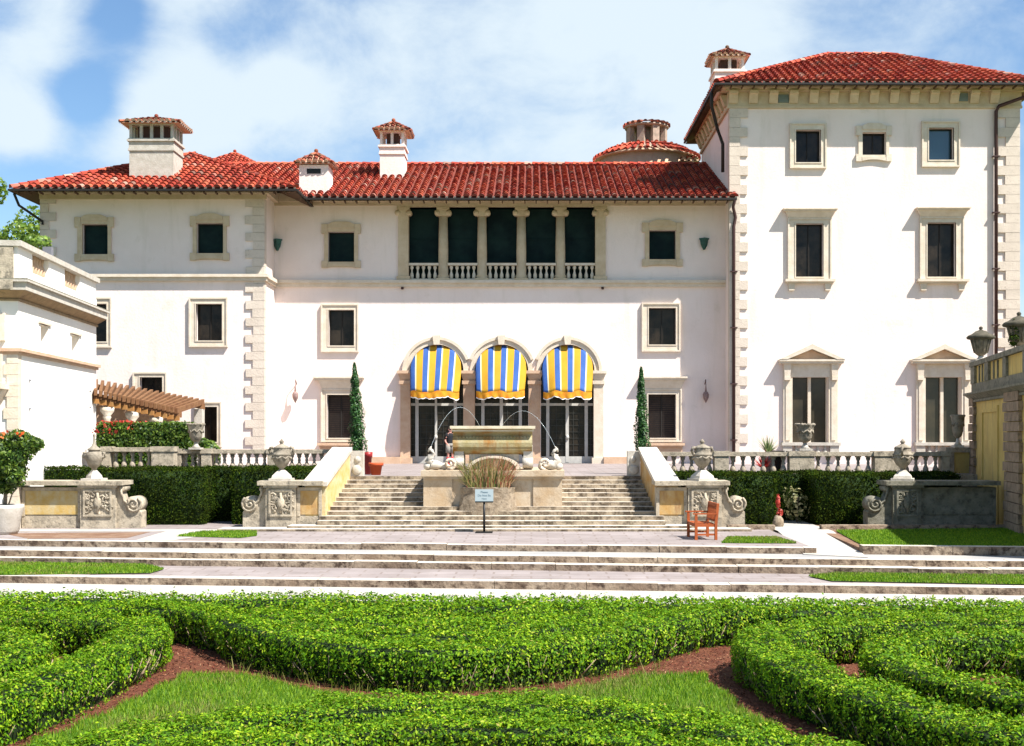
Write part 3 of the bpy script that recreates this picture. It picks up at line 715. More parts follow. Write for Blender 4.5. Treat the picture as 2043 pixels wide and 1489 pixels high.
def mainroof():
    mb = MB(); x0, x1 = -10.45, 9.45; ye, yr = 56.6, 64.8; zr = ROOF0+.4*(yr-ye)
    sl = math.hypot(1, .4); V = Vector((0, 1, .4)).normalized(); L_ = (yr-ye)*sl
    mb.add([(x0,ye,ROOF0),(x1,ye,ROOF0),(x1,yr,zr),(-17.2,yr,zr)], [(0,1,2,3)], 2)
    mb.add([(-17.2,yr,zr),(x1,yr,zr),(x1,73,ROOF0),(-17.2,73,ROOF0)], [(0,1,2,3)], 2)
    tiles(mb, (x0,ye,ROOF0), (1,0,0), V, [(0,0),(x1-x0,0),(x1-x0-.1,L_),(-6.4,L_)])
    ridge(mb, (-17,yr,zr), (x1,yr,zr)); ridge(mb, (x1-.05,ye,ROOF0+.02), (x1-.05,yr,zr+.02))
    o = mb.build('roof', [tilem, mortar, under], man, recalc=False, label='long tiled roof over the central block')
    g = MB(); g.box(x0-.1, x1+.02, ye-.10, ye, ROOF0-.115, ROOF0-.03); g.build('gutter', gutter, o)
    s = MB(); h = .14; s.add([(x0,ye,ROOF0-h),(x1,ye,ROOF0-h),(x1,yr,zr-h),(-17,yr,zr-h)], [(0,1,2,3)]); s.build('soffit', soffit, o, recalc=False)
    return o
rM = mainroof()
TE = 19.62
rT = hiproof(8.46, 23.45, 56.05, 67.4, TE, 15.0, 18.2, 62.3, 62.3, TE+3.15, 'roof', 'tiled hip roof of the tall tower', 'flr')
# short rafter tails below the eaves, each a piece of its roof
def tails(roof, x0, x1, ya, z, step=.52):
    x = x0; pr = None
    while x < x1:
        if pr is None: pr = MB().box(x, x+.05, ya, ya+.42, z-.20, z-.115).build('rafter_tail', soffit, roof); X0 = x
        else: c = pr.copy(); COL.objects.link(c); ORG[c.name] = ORG[pr.name]; c.parent = roof; c.location = (x-X0, 0, 0)
        x += step
tails(rL, -22.9, -10.5, 54.52, ROOF0); tails(rM, -10.2, 9.3, 56.62, ROOF0); tails(rT, 8.6, 23.4, 56.07, TE)
# tower cornice with modillions
mb = MB(); xa, xb = TX0-.12, TX1+.12; D = DT
mb.box(xa-.25, xb+.25, D-.42, D+.01, pz(180,D), pz(172,D)); mb.box(xa-.1, xb+.1, D-.24, D+.01, pz(184,D), pz(180,D)); mb.box(xa, xb, D-.10, D+.01, pz(217,D), pz(212,D)); mb.box(xa+.02, xb-.02, D-.05, D+.01, pz(212,D), pz(184,D))
mb.box(xa-.25, xa+.10, D+.012, 66.4, pz(180,D), pz(172,D)); mb.box(xa, xa+.10, D+.012, 66.4, pz(217,D), pz(212,D)); mb.box(xa+.05, xa+.11, D+.012, 66.4, pz(212,D), pz(184,D))
mb.build('tower_frieze', trim, man)
SW = Matrix(((0,1,0,0),(1,0,0,0),(0,0,1,0),(0,0,0,1)))
for k in range(-4, 10):
    x = px(1622+40*k, D)-.20; mb = MB(); mb.prism([(D-.38, pz(184,D)), (D-.051, pz(184,D)), (D-.051, pz(207,D)), (D-.12, pz(207,D)), (D-.20, pz(200,D)), (D-.27, pz(192,D)), (D-.36, pz(190,D))], x, x+.40, M=SW); mb.build('modillion', trim, man)
y = 57.5
while y < 66:
    mb = MB(); mb.prism([(TX0-.36, pz(184,D)), (TX0-.07, pz(184,D)), (TX0-.07, pz(206,D)), (TX0-.15, pz(206,D))], y, y+.38); mb.build('modillion', trim, man); y += .93
for a, b, c, d in ((1552,1573,190,206), (1911,1930,187,203)):
    mb = MB(); mb.box(px(a,D), px(b,D), D-.10, D, pz(d,D), pz(c,D)); 
    for k in range(4): zz = pz(d,D)+.05+k*.09; mb.box(px(a,D)+.02, px(b,D)-.02, D-.12, D-.1, zz, zz+.04)
    mb.build('vent', mat('vent_grey', (.16,.19,.17), .7), man)
# tower chimney, and the other chimneys
def cap(mb, x0, x1, y0, y1, z, h, mats=0):
    P = Vector(((x0+x1)/2, (y0+y1)/2, z+h)); c = [Vector((x0,y0,z)), Vector((x1,y0,z)), Vector((x1,y1,z)), Vector((x0,y1,z))]
    mb.add(c+[P], [(0,1,4),(1,2,4),(2,3,4),(3,0,4),(3,2,1,0)], 2)
    for a, b, U in ((0,1,(1,0,0)),(3,0,(0,-1,0)),(1,2,(0,1,0))):
        A, B = c[a], c[b]; U = Vector(U); n = (B-A).cross(P-A).normalized(); V = n.cross(U).normalized(); V = V if V.z > 0 else -V
        tiles(mb, A, U, V, [((p-A).dot(U), (p-A).dot(V)) for p in (A, B, P)], .26, .30, .105)
        ridge(mb, A, P, .09, .28)
    ridge(mb, c[2], P, .09, .28); mb.ball(P+Vector((0,0,.14)), .10, m=0)
def chimney(x0, x1, y0, y1, zb, zl, zo, zc, zt, nx, ny, ov, lab, m=None, moss=False, fl=0, slot=False):
    """x0..x1 shaft, ledge at zl, openings zo..zc, cap from zc to zt"""
    m = m or stucco; mb = MB()
    mb.box(x0, x1, y0, y1, zb, zl if not slot else zc)
    if slot:
        ch = mb.build('chimney', m, man, label=lab)
        s = MB(); s.box((x0+x1)/2-.33, (x0+x1)/2+.33, y0-.004, y0+.1, zc-.42, zc-.18); s.build('vent_slot', black, ch)
    else:
        mb.box(x0-.05, x1+.05, y0-.05, y1+.05, zl, zl+.10); mb.box(x0-.02, x1+.02, y0-.02, y1+.02, zl+.10, zo-.14); mb.box(x0-.09, x1+.09, y0-.09, y1+.09, zo-.14, zo-.05); mb.box(x0-.04, x1+.04, y0-.04, y1+.04, zo-.05, zo)
        w = .13
        for i in range(nx+1):
            X = x0+(x1-x0-w)*i/nx
            for Y in (y0, y1-w): mb.box(X, X+w, Y, Y+w, zo, zc)
        for i in range(1, ny):
            Y = y0+(y1-y0-w)*i/ny
            for X in (x0, x1-w): mb.box(X, X+w, Y, Y+w, zo, zc)
        mb.box(x0-.06, x1+.06, y0-.06, y1+.06, zc-.0, zc+.05)
        ch = mb.build('chimney', m, man, label=lab)
        s = MB(); s.box(x0+.3, x1-.3, y0+.3, y1-.3, zo, zc); s.build('flue', mat('shaded_flue', (.10,.05,.04), .9), ch)  # dark colour makes the chimney openings read as shaded holes
    c = MB(); cap(c, x0-ov, x1+ov, y0-ov, y1+ov, zc+.05, (zt-zc)*1.3)
    c.build('tile_cap', [mossy if moss else tilem, mortar, pinkst], ch, recalc=False)
    return ch
d = 56.2; chimney(px(258,d), px(346,d), d, d+1.5, 14.9, pz(301,d), pz(276,d), pz(250,d), pz(236,d), 4, 3, .34, 'large square chimney with five openings on the left block', palest, True)
d = 57.4; chimney(px(597,d), px(655,d), d, d+1.3, 14.8, 0, 0, pz(329,d), pz(309,d), 0, 0, .16, 'small squat chimney with a slot vent', stucco, True, slot=True)
d = 61.4; chimney(px(758,d), px(806,d), d, d+1.4, 16.0, pz(308,d), pz(288,d), pz(264,d), pz(246,d), 2, 2, .28, 'tall chimney near the middle of the long roof', stucco, True)
d = 57.6; chimney(px(1427,d), px(1485,d), d, d+1.5, 19.6, pz(160,d), pz(138,d), pz(116,d), pz(98,d), 2, 2, .20, 'chimney on the left corner of the tower roof', stucco, True)
# turret roof and domed lantern behind the ridge
d = 70; mb = MB(); X0, X1 = px(398,d), px(512,d)
mb.box(X0+.5, X1-.5, d+.5, d+2.7, 16, pz(326,d)); 
tr = mb.build('turret', pinkst, man, label='small turret with pyramid tile roof behind the left block')
c = MB(); cap(c, X0, X1, d, d+3.2, pz(329,d), 1.0); c.build('turret_roof', [tilem, mortar, under], tr, recalc=False)
def dome():
    cx, cy = px(1290,70), 70; re, zt = 2.95, 19.75
    mb = MB(); ze = pz(321,70); mb.lathe([(re-.25, 16), (re-.25, ze)], (cx,cy,0), 40); mb.lathe([(re+.0, ze-.04),(re+.0,ze),(1.2, zt)], (cx,cy,0), 40, 0)
    o = mb.build('dome', pinkst, man, label='round tiled dome with lantern behind the right end of the long roof')
    t = MB(); n = 46
    prof = [(re+.08, ze+.0), (re-.55, ze+.36), (re-1.1, ze+.62), (re-1.7, zt)]
    for i in range(n):
        for j in range(3):
            if j == 2 and i % 2: continue
            (r0, z0), (r1, z1) = prof[j], prof[j+1]; vs = []
            a0 = 2*math.pi*i/n
            for (rr, zz, hw) in ((r0+.04, z0+.03, .125), (r1, z1, .09 if j < 2 else .1)):
                for k in range(6):
                    th = math.pi*k/5; off = hw*math.cos(th); vs.append((cx+rr*math.cos(a0)-off*math.sin(a0), cy+rr*math.sin(a0)+off*math.cos(a0), zz+hw*math.sin(th)))
            t.add(vs, [(k, k+1, k+7, k+6) for k in range(5)]+[(0,1,2,3,4,5)], 0, True)
    t.build('dome_tiles', [tilem], o, recalc=False)
    l = MB(); r = 1.02; z0, z1 = zt-.2, pz(258,70)
    for i in range(8):
        a = 2*math.pi*(i+.5)/8; M = Matrix.Translation((cx+r*math.cos(a), cy+r*math.sin(a), 0)) @ Matrix.Rotation(a, 4, 'Z'); l.box(-.14, .14, -.20, .20, z0, z1, 0, M)
    l.lathe([(r+.12, z0-.1), (r+.12, z0+.38), (r-.1, z0+.38), (r-.1, z0-.1)], (cx,cy,0), 24)
    l.lathe([(r-.2, z1), (r+.22, z1), (r+.25, z1+.10), (.9, z1+.12)], (cx,cy,0), 24); l.lathe([(.55, z0), (.55, z1)], (cx,cy,0), 12)
    l.build('lantern', mat('lantern_stone', (.42,.31,.24), .9, (.26,.2,.15), 3), o)
    t = MB()
    for i in range(22):
        a0 = 2*math.pi*i/22; vs = []
        for rr, zz, hw in ((r+.33, z1+.12, .13), (.25, z1+.42, .05)):
            for k in range(6):
                th = math.pi*k/5; off = hw*math.cos(th); vs.append((cx+rr*math.cos(a0)-off*math.sin(a0), cy+rr*math.sin(a0)+off*math.cos(a0), zz+hw*math.sin(th)))
        t.add(vs, [(k, k+1, k+7, k+6) for k in range(5)]+[(0,1,2,3,4,5)], 0, True)
    t.build('lantern_tiles', [mossy], o, recalc=False)
    # link roof to the tower
    b = MB(); V = Vector((0,1,.33)).normalized(); x0, x1 = cx+1.6, 9.3; z0 = pz(322,68)
    b.add([(x0,67.5,z0-.1),(x1,67.5,z0-.1),(x1,70.5,z0+.9),(x0,70.5,z0+.9)], [(0,1,2,3)], 2); tiles(b, (x0,67.5,z0-.08), (1,0,0), V, [(0,0),(x1-x0,0),(x1-x0,3),(0,3)])
    b.box(x0, x1, 67.9, 70, 16, z0-.1, 2)
    b.build('link_roof', [mossy, mortar, pinkst], o, recalc=False)
dome()
# downpipes
def dp(pts, lab, r=.075, m=pipe):
    mb = MB(); mb.tube(pts, r, 8); 
    z = pts[-1][2]+1
    while z < pts[-2][2]-.5: mb.box(pts[-1][0]-.16, pts[-1][0]+.16, pts[-1][1]-.1, pts[-1][1]+.1, z, z+.05); z += 2.6
    return mb.build('downpipe', m, man, label=lab)
X = px(1454.5,DM-.2)
dp([(px(1467,56.5), 56.55, ROOF0-.1), (px(1464,56.6), 56.8, ROOF0-.4), (X+.1, DM-1.45, 13.6), (X+.02, DM-1.45, 13.2), (X+.02, DM-1.45, T+.1)], 'brown downpipe where the long wall meets the tower')
X = TX0-.25
dp([(px(1420,57.0), 57.0, TE-.2), (px(1420,57.2), 57.2, TE-.8), (X-.2, 57.8, TE-1.7), (X+.05, 57.8, TE-2.4), (X+.05, 57.8, 15.9)], 'curved downpipe on the side of the tower', .08, gutter)
X = px(1985,DT)
dp([(px(2052,56.2), 56.1, TE-.1), (px(2046,56.4), 56.4, TE-.55), (px(1993,56.8), 56.8, pz(212,56.8)), (X, 56.86, pz(222,56.8)), (X, 56.86, 5)], 'dark downpipe on the right of the tower front', .085)
dp([(px(30,55), 54.9, ROOF0-.15), (px(36,55.2), 55.3, ROOF0-.6), (px(60,55.6), 55.6, pz(425,55.6)), (px(84,55.8), 55.85, pz(442,55.8)), (px(84,55.8), 55.85, pz(448,55.8))], 'bent gutter pipe under the far left eave', .06, gutter)

# things hung on the mansion
def hopper(x, y, lab, dy):
    t = thing('rainwater_hopper', (px(x,DM-.2), DM-.17, pz(y,DM)), lab, 'rainwater head', 'green rainwater heads')
    mb = MB(); c = t.location
    mb.lathe([(.05,-.35),(.16,-.12),(.20,.12),(.24,.14),(.24,.2)], c, 4, 0, sm=False); mb.build('bowl', verd, t)
    MB().box(c.x-.03, c.x+.03, c.y, DM, c.z-.05, c.z+.05).build('bracket', verd, t)
hopper(553, 487, 'green copper rainwater head beside the left block', 0); hopper(1405, 485, 'green copper rainwater head near the tower', 0)
def sconce(x, lab):
    c = Vector((px(x,DM-.3), DM-.34, pz(790,DM))); t = thing('wall_lantern', c, lab, 'lantern', 'bronze wall lanterns')
    mb = MB(); mb.tube([(c.x,DM,c.z+.55),(c.x,DM-.3,c.z+.75),(c.x,DM-.34,c.z+.4)], .025); mb.build('arm', lampm, t)
    mb = MB(); mb.lathe([(.01,.78),(.03,.6),(.05,.42),(.03,.36)], (c.x,c.y,c.z-.2), 8); mb.lathe([(.001,-.36),(.05,-.28),(.13,-.12),(.15,.05),(.10,.16),(.02,.22)], c, 8); mb.build('lamp_body', lampm, t)
sconce(589.5, 'bronze wall lantern left of the arches'); sconce(1408, 'bronze wall lantern between the right ground floor window and the tower')

# ---------------------------------------------------------------- left pavilion (own frame: x right, y along its side)
def pavilion():
    t = thing('pavilion', (-15.8, 37.8, .65), 'white garden pavilion with balustraded roof at the left edge', 'building', rz=R(5.3), local=True)
    g = .65; Z = lambda z: z-g
    W, Lh = 9, 9.24; mb = MB()
    hs = [(2.28, 3.15, Z(6.24), Z(7.19)), (5.9, 6.9, Z(6.3), Z(7.15))]
    ys = [0, 2.28, 3.15, 5.9, 6.9, Lh]; top = Z(7.75)
    for i in range(5):      # side wall (faces +x)
        hh = [h for h in hs if abs(h[0]-ys[i]) < .01]
        segs = [(0, top)] if not hh else [(0, hh[0][2]), (hh[0][3], top)]
        for a, b in segs: mb.add([(0,ys[i],a),(0,ys[i+1],a),(0,ys[i+1],b),(0,ys[i],b)], [(0,1,2,3)])
    for a, b, c, d in hs: mb.add([(0,a,c),(0,b,c),(0,b,d),(0,a,d),(-.5,a,c),(-.5,b,c),(-.5,b,d),(-.5,a,d)], [(0,1,5,4),(2,3,7,6),(1,2,6,5),(0,4,7,3)])
    mb.add([(-W,0,0),(0,0,0),(0,0,top),(-W,0,top)], [(0,1,2,3)]); mb.add([(-W,Lh,0),(0,Lh,0),(0,Lh,top),(-W,Lh,top)], [(0,3,2,1)]); mb.add([(-W,0,0),(-W,Lh,0),(-W,Lh,top),(-W,0,top)], [(0,1,2,3)])
    mb.add([(-W,0,top),(0,0,top),(0,Lh,top),(-W,Lh,top)], [(0,1,2,3)])
    wl = mb.build('wall', stucco2, t)
    for a, b, c, d in hs:
        q = MB(); q.box(-.48, -.44, a, b, c, d); w = q.build('window', trimw, t); q = MB(); q.box(-.1, .06, a-.25, b+.2, d, d+.07); q.build('lintel', trimw, w)
    q = MB()
    def band(z0, z1, e, mtt=0, tp=0):
        if tp: q.taper(-W, .0, 0-.0, Lh, z0, z1, e)
        else: q.box(-W-e, e, -e, Lh+e, z0, z1)
    band(Z(6.03), Z(6.12), .07); band(Z(6.12), Z(6.22), .14)
    q.build('string_course', pinkst, t)
    q = MB(); band(Z(7.68), Z(7.74), .06); band(Z(7.74), Z(7.98), .30, tp=1); q.build('cornice', mat('shaded_brown_cornice', (.32,.22,.12), .9, (.24,.16,.09), 2.5, .4, 12, spots=((.08,.07,.03), 4, .55, .75)), t)  # brown of the cove has the cornice's shade put into it
    q = MB(); band(Z(7.985), Z(8.23), .34); band(Z(8.23), Z(8.29), .42); q.build('cornice_cap', palest, t)
    q = MB(); band(Z(8.29), Z(8.335), .40); q.build('lichen_line', darkst, t)
    q = MB(); q.box(-W, -.02, -.46, -.425, Z(8.0), Z(8.28)); q.box(-W, -.95, -.10, -.03, Z(8.34), Z(8.85)); q.box(-.80, -.12, -.10, -.03, Z(8.34), Z(9.34)); q.build('weathered_shade_facing', oldst, t)  # grey facing colours in the front's shade along with weathering and lichen
    q = MB(); e0, e1 = -.42, .02          # balustrade with plinth, panels and top rail
    q.box(e0, e1, -.02, Lh, Z(8.29), Z(8.72)); q.box(-W, e0, -.02, .42, Z(8.29), Z(8.72))
    zt = Z(9.36)
    for a, b in ((-.02, 1.44), (3.2, 5.07), (7.0, Lh)): q.box(e0+.03, e1-.03, a+.01, b, Z(8.72), zt)
    q.box(-1.1, e0+.03, .0, .4, Z(8.72), zt-.0)
    par = q.build('parapet', stucco2, t)
    q = MB(); q.box(e0-.08, e1+.10, -.12, Lh+.1, zt, Z(9.53)); q.box(-W, e0-.08, -.12, .5, zt, Z(9.53)); q.build('rail', palest, par)
    for a, b in ((1.44, 3.2), (5.07, 7.0)):
        n = 6
        for i in range(n): q = MB(); q.lathe([(.07,0),(.11,.1),(.12,.25),(.06,.42),(.06,.48),(.09,.64)], (-.2, a+(b-a)*(i+.5)/n, Z(8.72)), 8); q.build('baluster', pinkst, par)
    q = MB()    # front window and balcony of the street side
    ring(q, (-2.2,-.36,Z(6.45),Z(7.3)), (-2.0,-.56,Z(6.6),Z(7.15)), 0, .12); w = q.build('window', trimw, t)
    MB().box(-2.0, -.56, -.02, .02, Z(6.6), Z(7.15)).build('pane', glass, w)
    q = MB(); q.box(-3, -.25, -.75, .0, Z(4.95), Z(5.12)); q.prism([(-3, Z(4.95)), (-.3, Z(4.95)), (-.55, Z(4.4)), (-3, Z(4.4))], -.5, 0); q.box(-.36, -.26, -.7, -.6, Z(5.12), Z(5.9)); q.box(-3, -.26, -.7, -.6, Z(5.9), Z(6.0))
    q.build('balcony', trimw, t)
    q = MB(); i = 0; z = 0
    while z < Z(6.0): q.box(-.32 if i % 2 else -.42, .012, -.05, .3, z, z+.33); z += .34; i += 1
    q.build('quoins', trimw, t)
    sg = mat('stud_grey', (.3,.3,.32), .6)
    for yy, zz in ((1.1, 5.3), (1.1, 4.4), (8.3, 5.2), (8.3, 4.6)): q = MB(); q.ball((.02, yy, Z(zz)), .05, .05, .05, 6, 4); q.build('wall_stud', sg, t)
pavilion()
# small dark floodlight on the pavilion roof
c = Vector((-15.6+(-.9), 42.0, 9.55)); t = thing('roof_floodlight', c, 'dark floodlight box above the pavilion roof rail', 'floodlight')
MB().box(c.x-.18, c.x+.12, c.y-.1, c.y+.1, c.z+.05, c.z+.42, 0).build('lamp_housing', mat('floodlight_grey', (.16,.16,.18), .6), t)
MB().box(c.x-.04, c.x+.0, c.y-.03, c.y+.03, c.z-.2, c.z+.05).build('stem', black, t)

# ---------------------------------------------------------------- right garden wall
def right_wall():
    g = .65; Z = lambda z: z-g
    ang = math.atan2(1.6, 8.5); t = thing('garden_wall', (14.2, 35.5, g), 'tall yellow plaster wall with dark stone parapet at the right edge', 'wall', rz=-ang, local=True)
    y0, y1, W = -6, 8.65, 2.2
    MB().box(0, W, y0, y1, 0, Z(4.7)).build('plaster', yellow, t)
    q = MB(); q.box(-.1, W+.1, y0, y1+.1, Z(4.7), Z(4.78)); q.taper(-.04, W, y0, y1+.04, Z(4.78), Z(4.96), .2); q.box(-.28, W+.1, y0, y1+.28, Z(4.96), Z(5.03))
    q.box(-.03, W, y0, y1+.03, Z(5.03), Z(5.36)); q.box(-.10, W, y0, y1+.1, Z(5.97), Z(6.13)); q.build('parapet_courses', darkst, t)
    MB().box(.03, W-.05, y0, y1-.02, Z(5.36), Z(5.97)).build('parapet_panel', yellow, t)
    q = MB()
    for a, b in ((7.9, 8.65), (5.2, 5.9), (2.2, 2.7), (-.9, -.3)): q.box(-.06, .5, a, b+.03, Z(5.36), Z(5.97))
    for yy in (6.6, 7.2, 4.5, 3.8): q.box(-.01, .05, yy, yy+.12, Z(5.38), Z(5.95))
    q.build('parapet_piers', darkst, t)
    q = MB()
    for (a, b) in ((7.75, 8.67), (-.1, 2.3)):
        z = 0; i = 0
        while z < Z(4.55):
            h = .30; k = .12 if i % 2 else 0
            q.box(-.09-random.uniform(0,.05), .4, a+k, b-(k if a < 5 else -.04), z+.012, z+h-.012); z += h; i += 1
    q.build('rusticated_blocks', mat('rustic_brown_stone', (.33,.24,.17), .95, (.22,.16,.11), 3, .8, 14, spots=((.08,.06,.04), 5, .5, .75)), t)
    q = MB(); q.box(-.05, .0, 3.6, 3.7, 0, Z(4.5)); q.box(-.05, 0, 6.4, 6.5, 0.3, Z(4.4)); q.box(-.05, 0, 3.7, 6.4, Z(4.3), Z(4.4)); q.build('panel_moulding', yellow, t)
right_wall()
t = thing('low_side_wall', (15.1, 44, T), 'low yellow wall with grey coping joining the tall garden wall', 'wall')
MB().box(px(1892,44), px(1945,44), 44, 44.5, T-.5, 2.92).build('plaster', yellow, t)
q = MB(); q.box(px(1886,44), px(1950,44), 43.9, 44.6, 2.92, 3.1); q.box(px(1886,44), px(1903,44), 43.95, 44.55, T-.5, 2.92); q.build('coping', oldst, t)

# ---------------------------------------------------------------- urns
def urn_proto(name, label, H_=1.3, m=urnst):
    t = thing(name, (0,0,0), label, 'urn', 'lidded stone urns', local=True); k = H_/1.3
    q = MB(); q.box(-.34*k,.34*k,-.34*k,.34*k,0,.07*k); q.add([(-.27*k,-.27*k,.07*k),(.27*k,-.27*k,.07*k),(.27*k,.27*k,.07*k),(-.27*k,.27*k,.07*k),(-.25*k,-.25*k,.15*k),(.25*k,-.25*k,.15*k),(.25*k,.25*k,.15*k),(-.25*k,.25*k,.15*k),(-.09*k,-.09*k,.33*k),(.09*k,-.09*k,.33*k),(.09*k,.09*k,.33*k),(-.09*k,.09*k,.33*k)],
      [(0,1,5,4),(1,2,6,5),(2,3,7,6),(3,0,4,7),(4,5,9,8),(5,6,10,9),(6,7,11,10),(7,4,8,11),(8,9,10,11)])
    q.build('pedestal', palest, t)
    q = MB(); q.lathe([(.08,.33),(.07,.38),(.12,.42),(.2,.5),(.27,.62),(.29,.72),(.28,.77),(.31,.79),(.31,.83),(.27,.85),(.25,.95),(.26,1.0)], (0,0,0), 16); q.xf(Matrix.Diagonal((k,k,k,1))); bd = q.build('bowl', m, t)
    q = MB()
    for i in range(8):
        a = 2*math.pi*i/8+.2; q.tube([(.27*math.cos(a),.27*math.sin(a),.76),(.32*math.cos(a+.39),.32*math.sin(a+.39),.68),(.27*math.cos(a+.78),.27*math.sin(a+.78),.76)], .03, 6)
    q.xf(Matrix.Diagonal((k,k,k,1))); q.build('garland', m, bd)
    q = MB(); q.lathe([(.27,1.0),(.24,1.05),(.14,1.1),(.06,1.14),(.05,1.17),(.09,1.2),(.05,1.25),(.02,1.29),(.001,1.31)], (0,0,0), 14); q.xf(Matrix.Diagonal((k,k,k,1))); q.build('lid', m, t)
    for sx in (-1, 1):
        q = MB(); q.tube([(sx*.24,0,.80),(sx*.33,0,.84),(sx*.38,0,.93),(sx*.35,0,1.02),(sx*.28,0,1.03),(sx*.27,0,.97)], [.045,.05,.055,.05,.05,.03], 8); q.xf(Matrix.Diagonal((k,k,k,1))); q.build('handle', m, t)
    return t
def put(o, loc, label=None, rz=0, sc=1, group=None):
    o.location = loc; o.rotation_euler = (0,0,rz)
    if sc != 1: o.scale = (sc,)*3
    if label: o['label'] = label
    if group: o['group'] = group
    return o
CAPZ = pz(960, 37.9)   # top of the stair pedestals
u = put(urn_proto('stone_urn', ''), (px(562,38.3), 38.3, CAPZ), 'lidded stone urn on the pedestal left of the stairs')
put(copy_tree(u), (px(1401,38.3), 38.3, CAPZ), 'lidded stone urn on the pedestal right of the stairs', R(25))
put(copy_tree(u), (px(1801,38.3), 38.3, CAPZ), 'lidded stone urn on the dark pedestal before the right hedge', R(70))
def tall_urn(label):
    t = thing('finial_urn', (0,0,0), label, 'urn', local=True)
    q = MB(); q.box(-.31,.31,-.31,.31,0,.07); q.lathe([(.27,.07),(.24,.16),(.1,.31),(.07,.35)], (0,0,0), 4, 0, sm=False); q.build('pedestal', palest, t)
    q = MB(); q.lathe([(.07,.33),(.1,.4),(.18,.46),(.22,.56),(.23,.6),(.27,.66),(.26,.8),(.22,.88),(.16,.92)], (0,0,0), 14); q.build('bowl', urnst, t)
    q = MB(); q.lathe([(.16,.92),(.21,.95),(.2,.98),(.08,1.08),(.035,1.2),(.03,1.36),(.05,1.4),(.02,1.46),(.001,1.48)], (0,0,0), 12); q.build('lid', urnst, t)
    for sx in (-1,1): q = MB(); q.tube([(sx*.22,0,.7),(sx*.32,0,.74),(sx*.33,0,.86),(sx*.26,0,.86)], .045, 8); q.build('handle', urnst, t)
    return t
put(tall_urn('tall slender finial urn on the far left pedestal'), (px(188,38.3), 38.3, CAPZ), None)
blackst = mat('sooty_stone', (.10,.085,.06), .95, (.05,.045,.03), 5, .5)
darkurn = mat('dark_urn_stone', (.22,.18,.13), .9, (.10,.085,.06), 6, .5)
def mushroom(label, d_, loc):
    t = thing('wall_urn', (0,0,0), label, 'urn', 'dark urns on the garden wall', local=True)
    q = MB(); q.box(-.3,.3,-.3,.3,0,.08); q.lathe([(.2,.08),(.12,.16),(.09,.22)], (0,0,0), 14); q.build('foot', palest, t)
    q = MB(); q.lathe([(.09,.22),(.2,.3),(.24,.36),(.28,.55),(.33,.75),(.36,.85)], (0,0,0), 16)
    for i in range(12): a = 2*math.pi*i/12; q.tube([(.24*math.cos(a),.24*math.sin(a),.34),(.31*math.cos(a),.31*math.sin(a),.6),(.37*math.cos(a),.37*math.sin(a),.85)], .025, 5)
    q.build('bowl', darkurn, t)
    q = MB(); q.lathe([(.36,.84),(.5,.87),(.53,.93),(.47,1.0),(.33,1.06),(.2,1.16),(.08,1.2),(.05,1.23),(.08,1.28),(.05,1.33),(.001,1.35)], (0,0,0), 16); q.build('lid', blackst, t)
    t.location = loc; return t
w1 = mushroom('dark lidded urn on the far corner of the yellow garden wall', 0, (px(1957,43.4), 43.4, 6.13))
w1.scale = (.93,)*3
w2 = copy_tree(w1); put(w2, (px(2033,38.5), 38.5, 6.13), 'dark lidded urn with ivy at its foot cut by the right edge'); w2.scale = (.95,)*3

# ---------------------------------------------------------------- stair cheek walls, pedestals, scrolls
def scroll(t, x, sx, zb, zt, y0=37.95, y1=38.6, m=oldst):
    """volute bracket: x inner edge, sx outward direction"""
    W = .74; q = MB(); h = zt-zb
    def pt(u, v): return (x+sx*u*W, zb+v*h)
    out = [(0,0),(1.0,0),(1.0,.36),(.86,.44),(.5,.48),(.28,.58),(.16,.75),(.14,.9),(0,.9)]
    q.prism([pt(*p) for p in out], y0+.05, y1-.05)
    # volute relief
    c = Vector((x+sx*.70*W, 0, zb+.52*h)); R0 = .25
    k = len(q.v); q.lathe([(R0,0),(R0,y1-y0-.02)], (0,0,0), 20); q.xf(Matrix.Translation((c.x, y0+.01, c.z)) @ Matrix.Rotation(R(-90), 4, 'X'), k)
    pts = []
    for i in range(34):
        a = i*.36; r = R0*(1-i/38); pts.append((c.x-sx*r*math.cos(a+2.2), y0-.0, c.z+r*math.sin(a+2.2)))
    q.tube(pts, .035, 6)
    q.tube([(x+sx*.16*W, y0, zb+.9*h), (x+sx*.2*W, y0, zb+.74*h), (x+sx*.33*W, y0, zb+.6*h), (x+sx*.5*W, y0, zb+.52*h), (x+sx*.55*W, y0, zb+.62*h)], .045, 6)
    k = len(q.v); q.lathe([(.10,0),(.10,y1-y0)], (0,0,0), 14); q.xf(Matrix.Translation((x+sx*.17*W, y0, zb+.84*h)) @ Matrix.Rotation(R(-90), 4, 'X'), k)
    return q.build('scroll', m, t)
def carve(t, x0, x1, z0, z1, y, m, seed):
    r = random.Random(seed); q = MB(); cx, cz = (x0+x1)/2, (z0+z1)/2; w, h = x1-x0, z1-z0
    ring(q, (x0,x1,z0,z1), (x0+.06,x1-.06,z0+.06,z1-.06), y, .05)
    for s in (-1, 1):
        for i in range(7):
            a = r.uniform(.1, .42)*w*s; b = r.uniform(-.38, .38)*h; pts = []
            for k in range(9):
                th = k*.75+r.random(); rr = .13*(1-k/10); pts.append((cx+a+s*rr*math.cos(th), y-.02, cz+b+rr*math.sin(th)))
            q.tube(pts, .028, 5)
    q.ball((cx, y-.02, cz), .13, .07, .2, 10, 6); q.tube([(cx, y-.03, z0+.1), (cx+.03, y-.05, cz), (cx, y-.03, z1-.1)], .04, 6)
    for i in range(10): q.ball((cx+r.uniform(-.4,.4)*w, y-.01, cz+r.uniform(-.4,.4)*h), .05, .04, .06, 6, 4)
    return q.build('carved_relief', m, t)
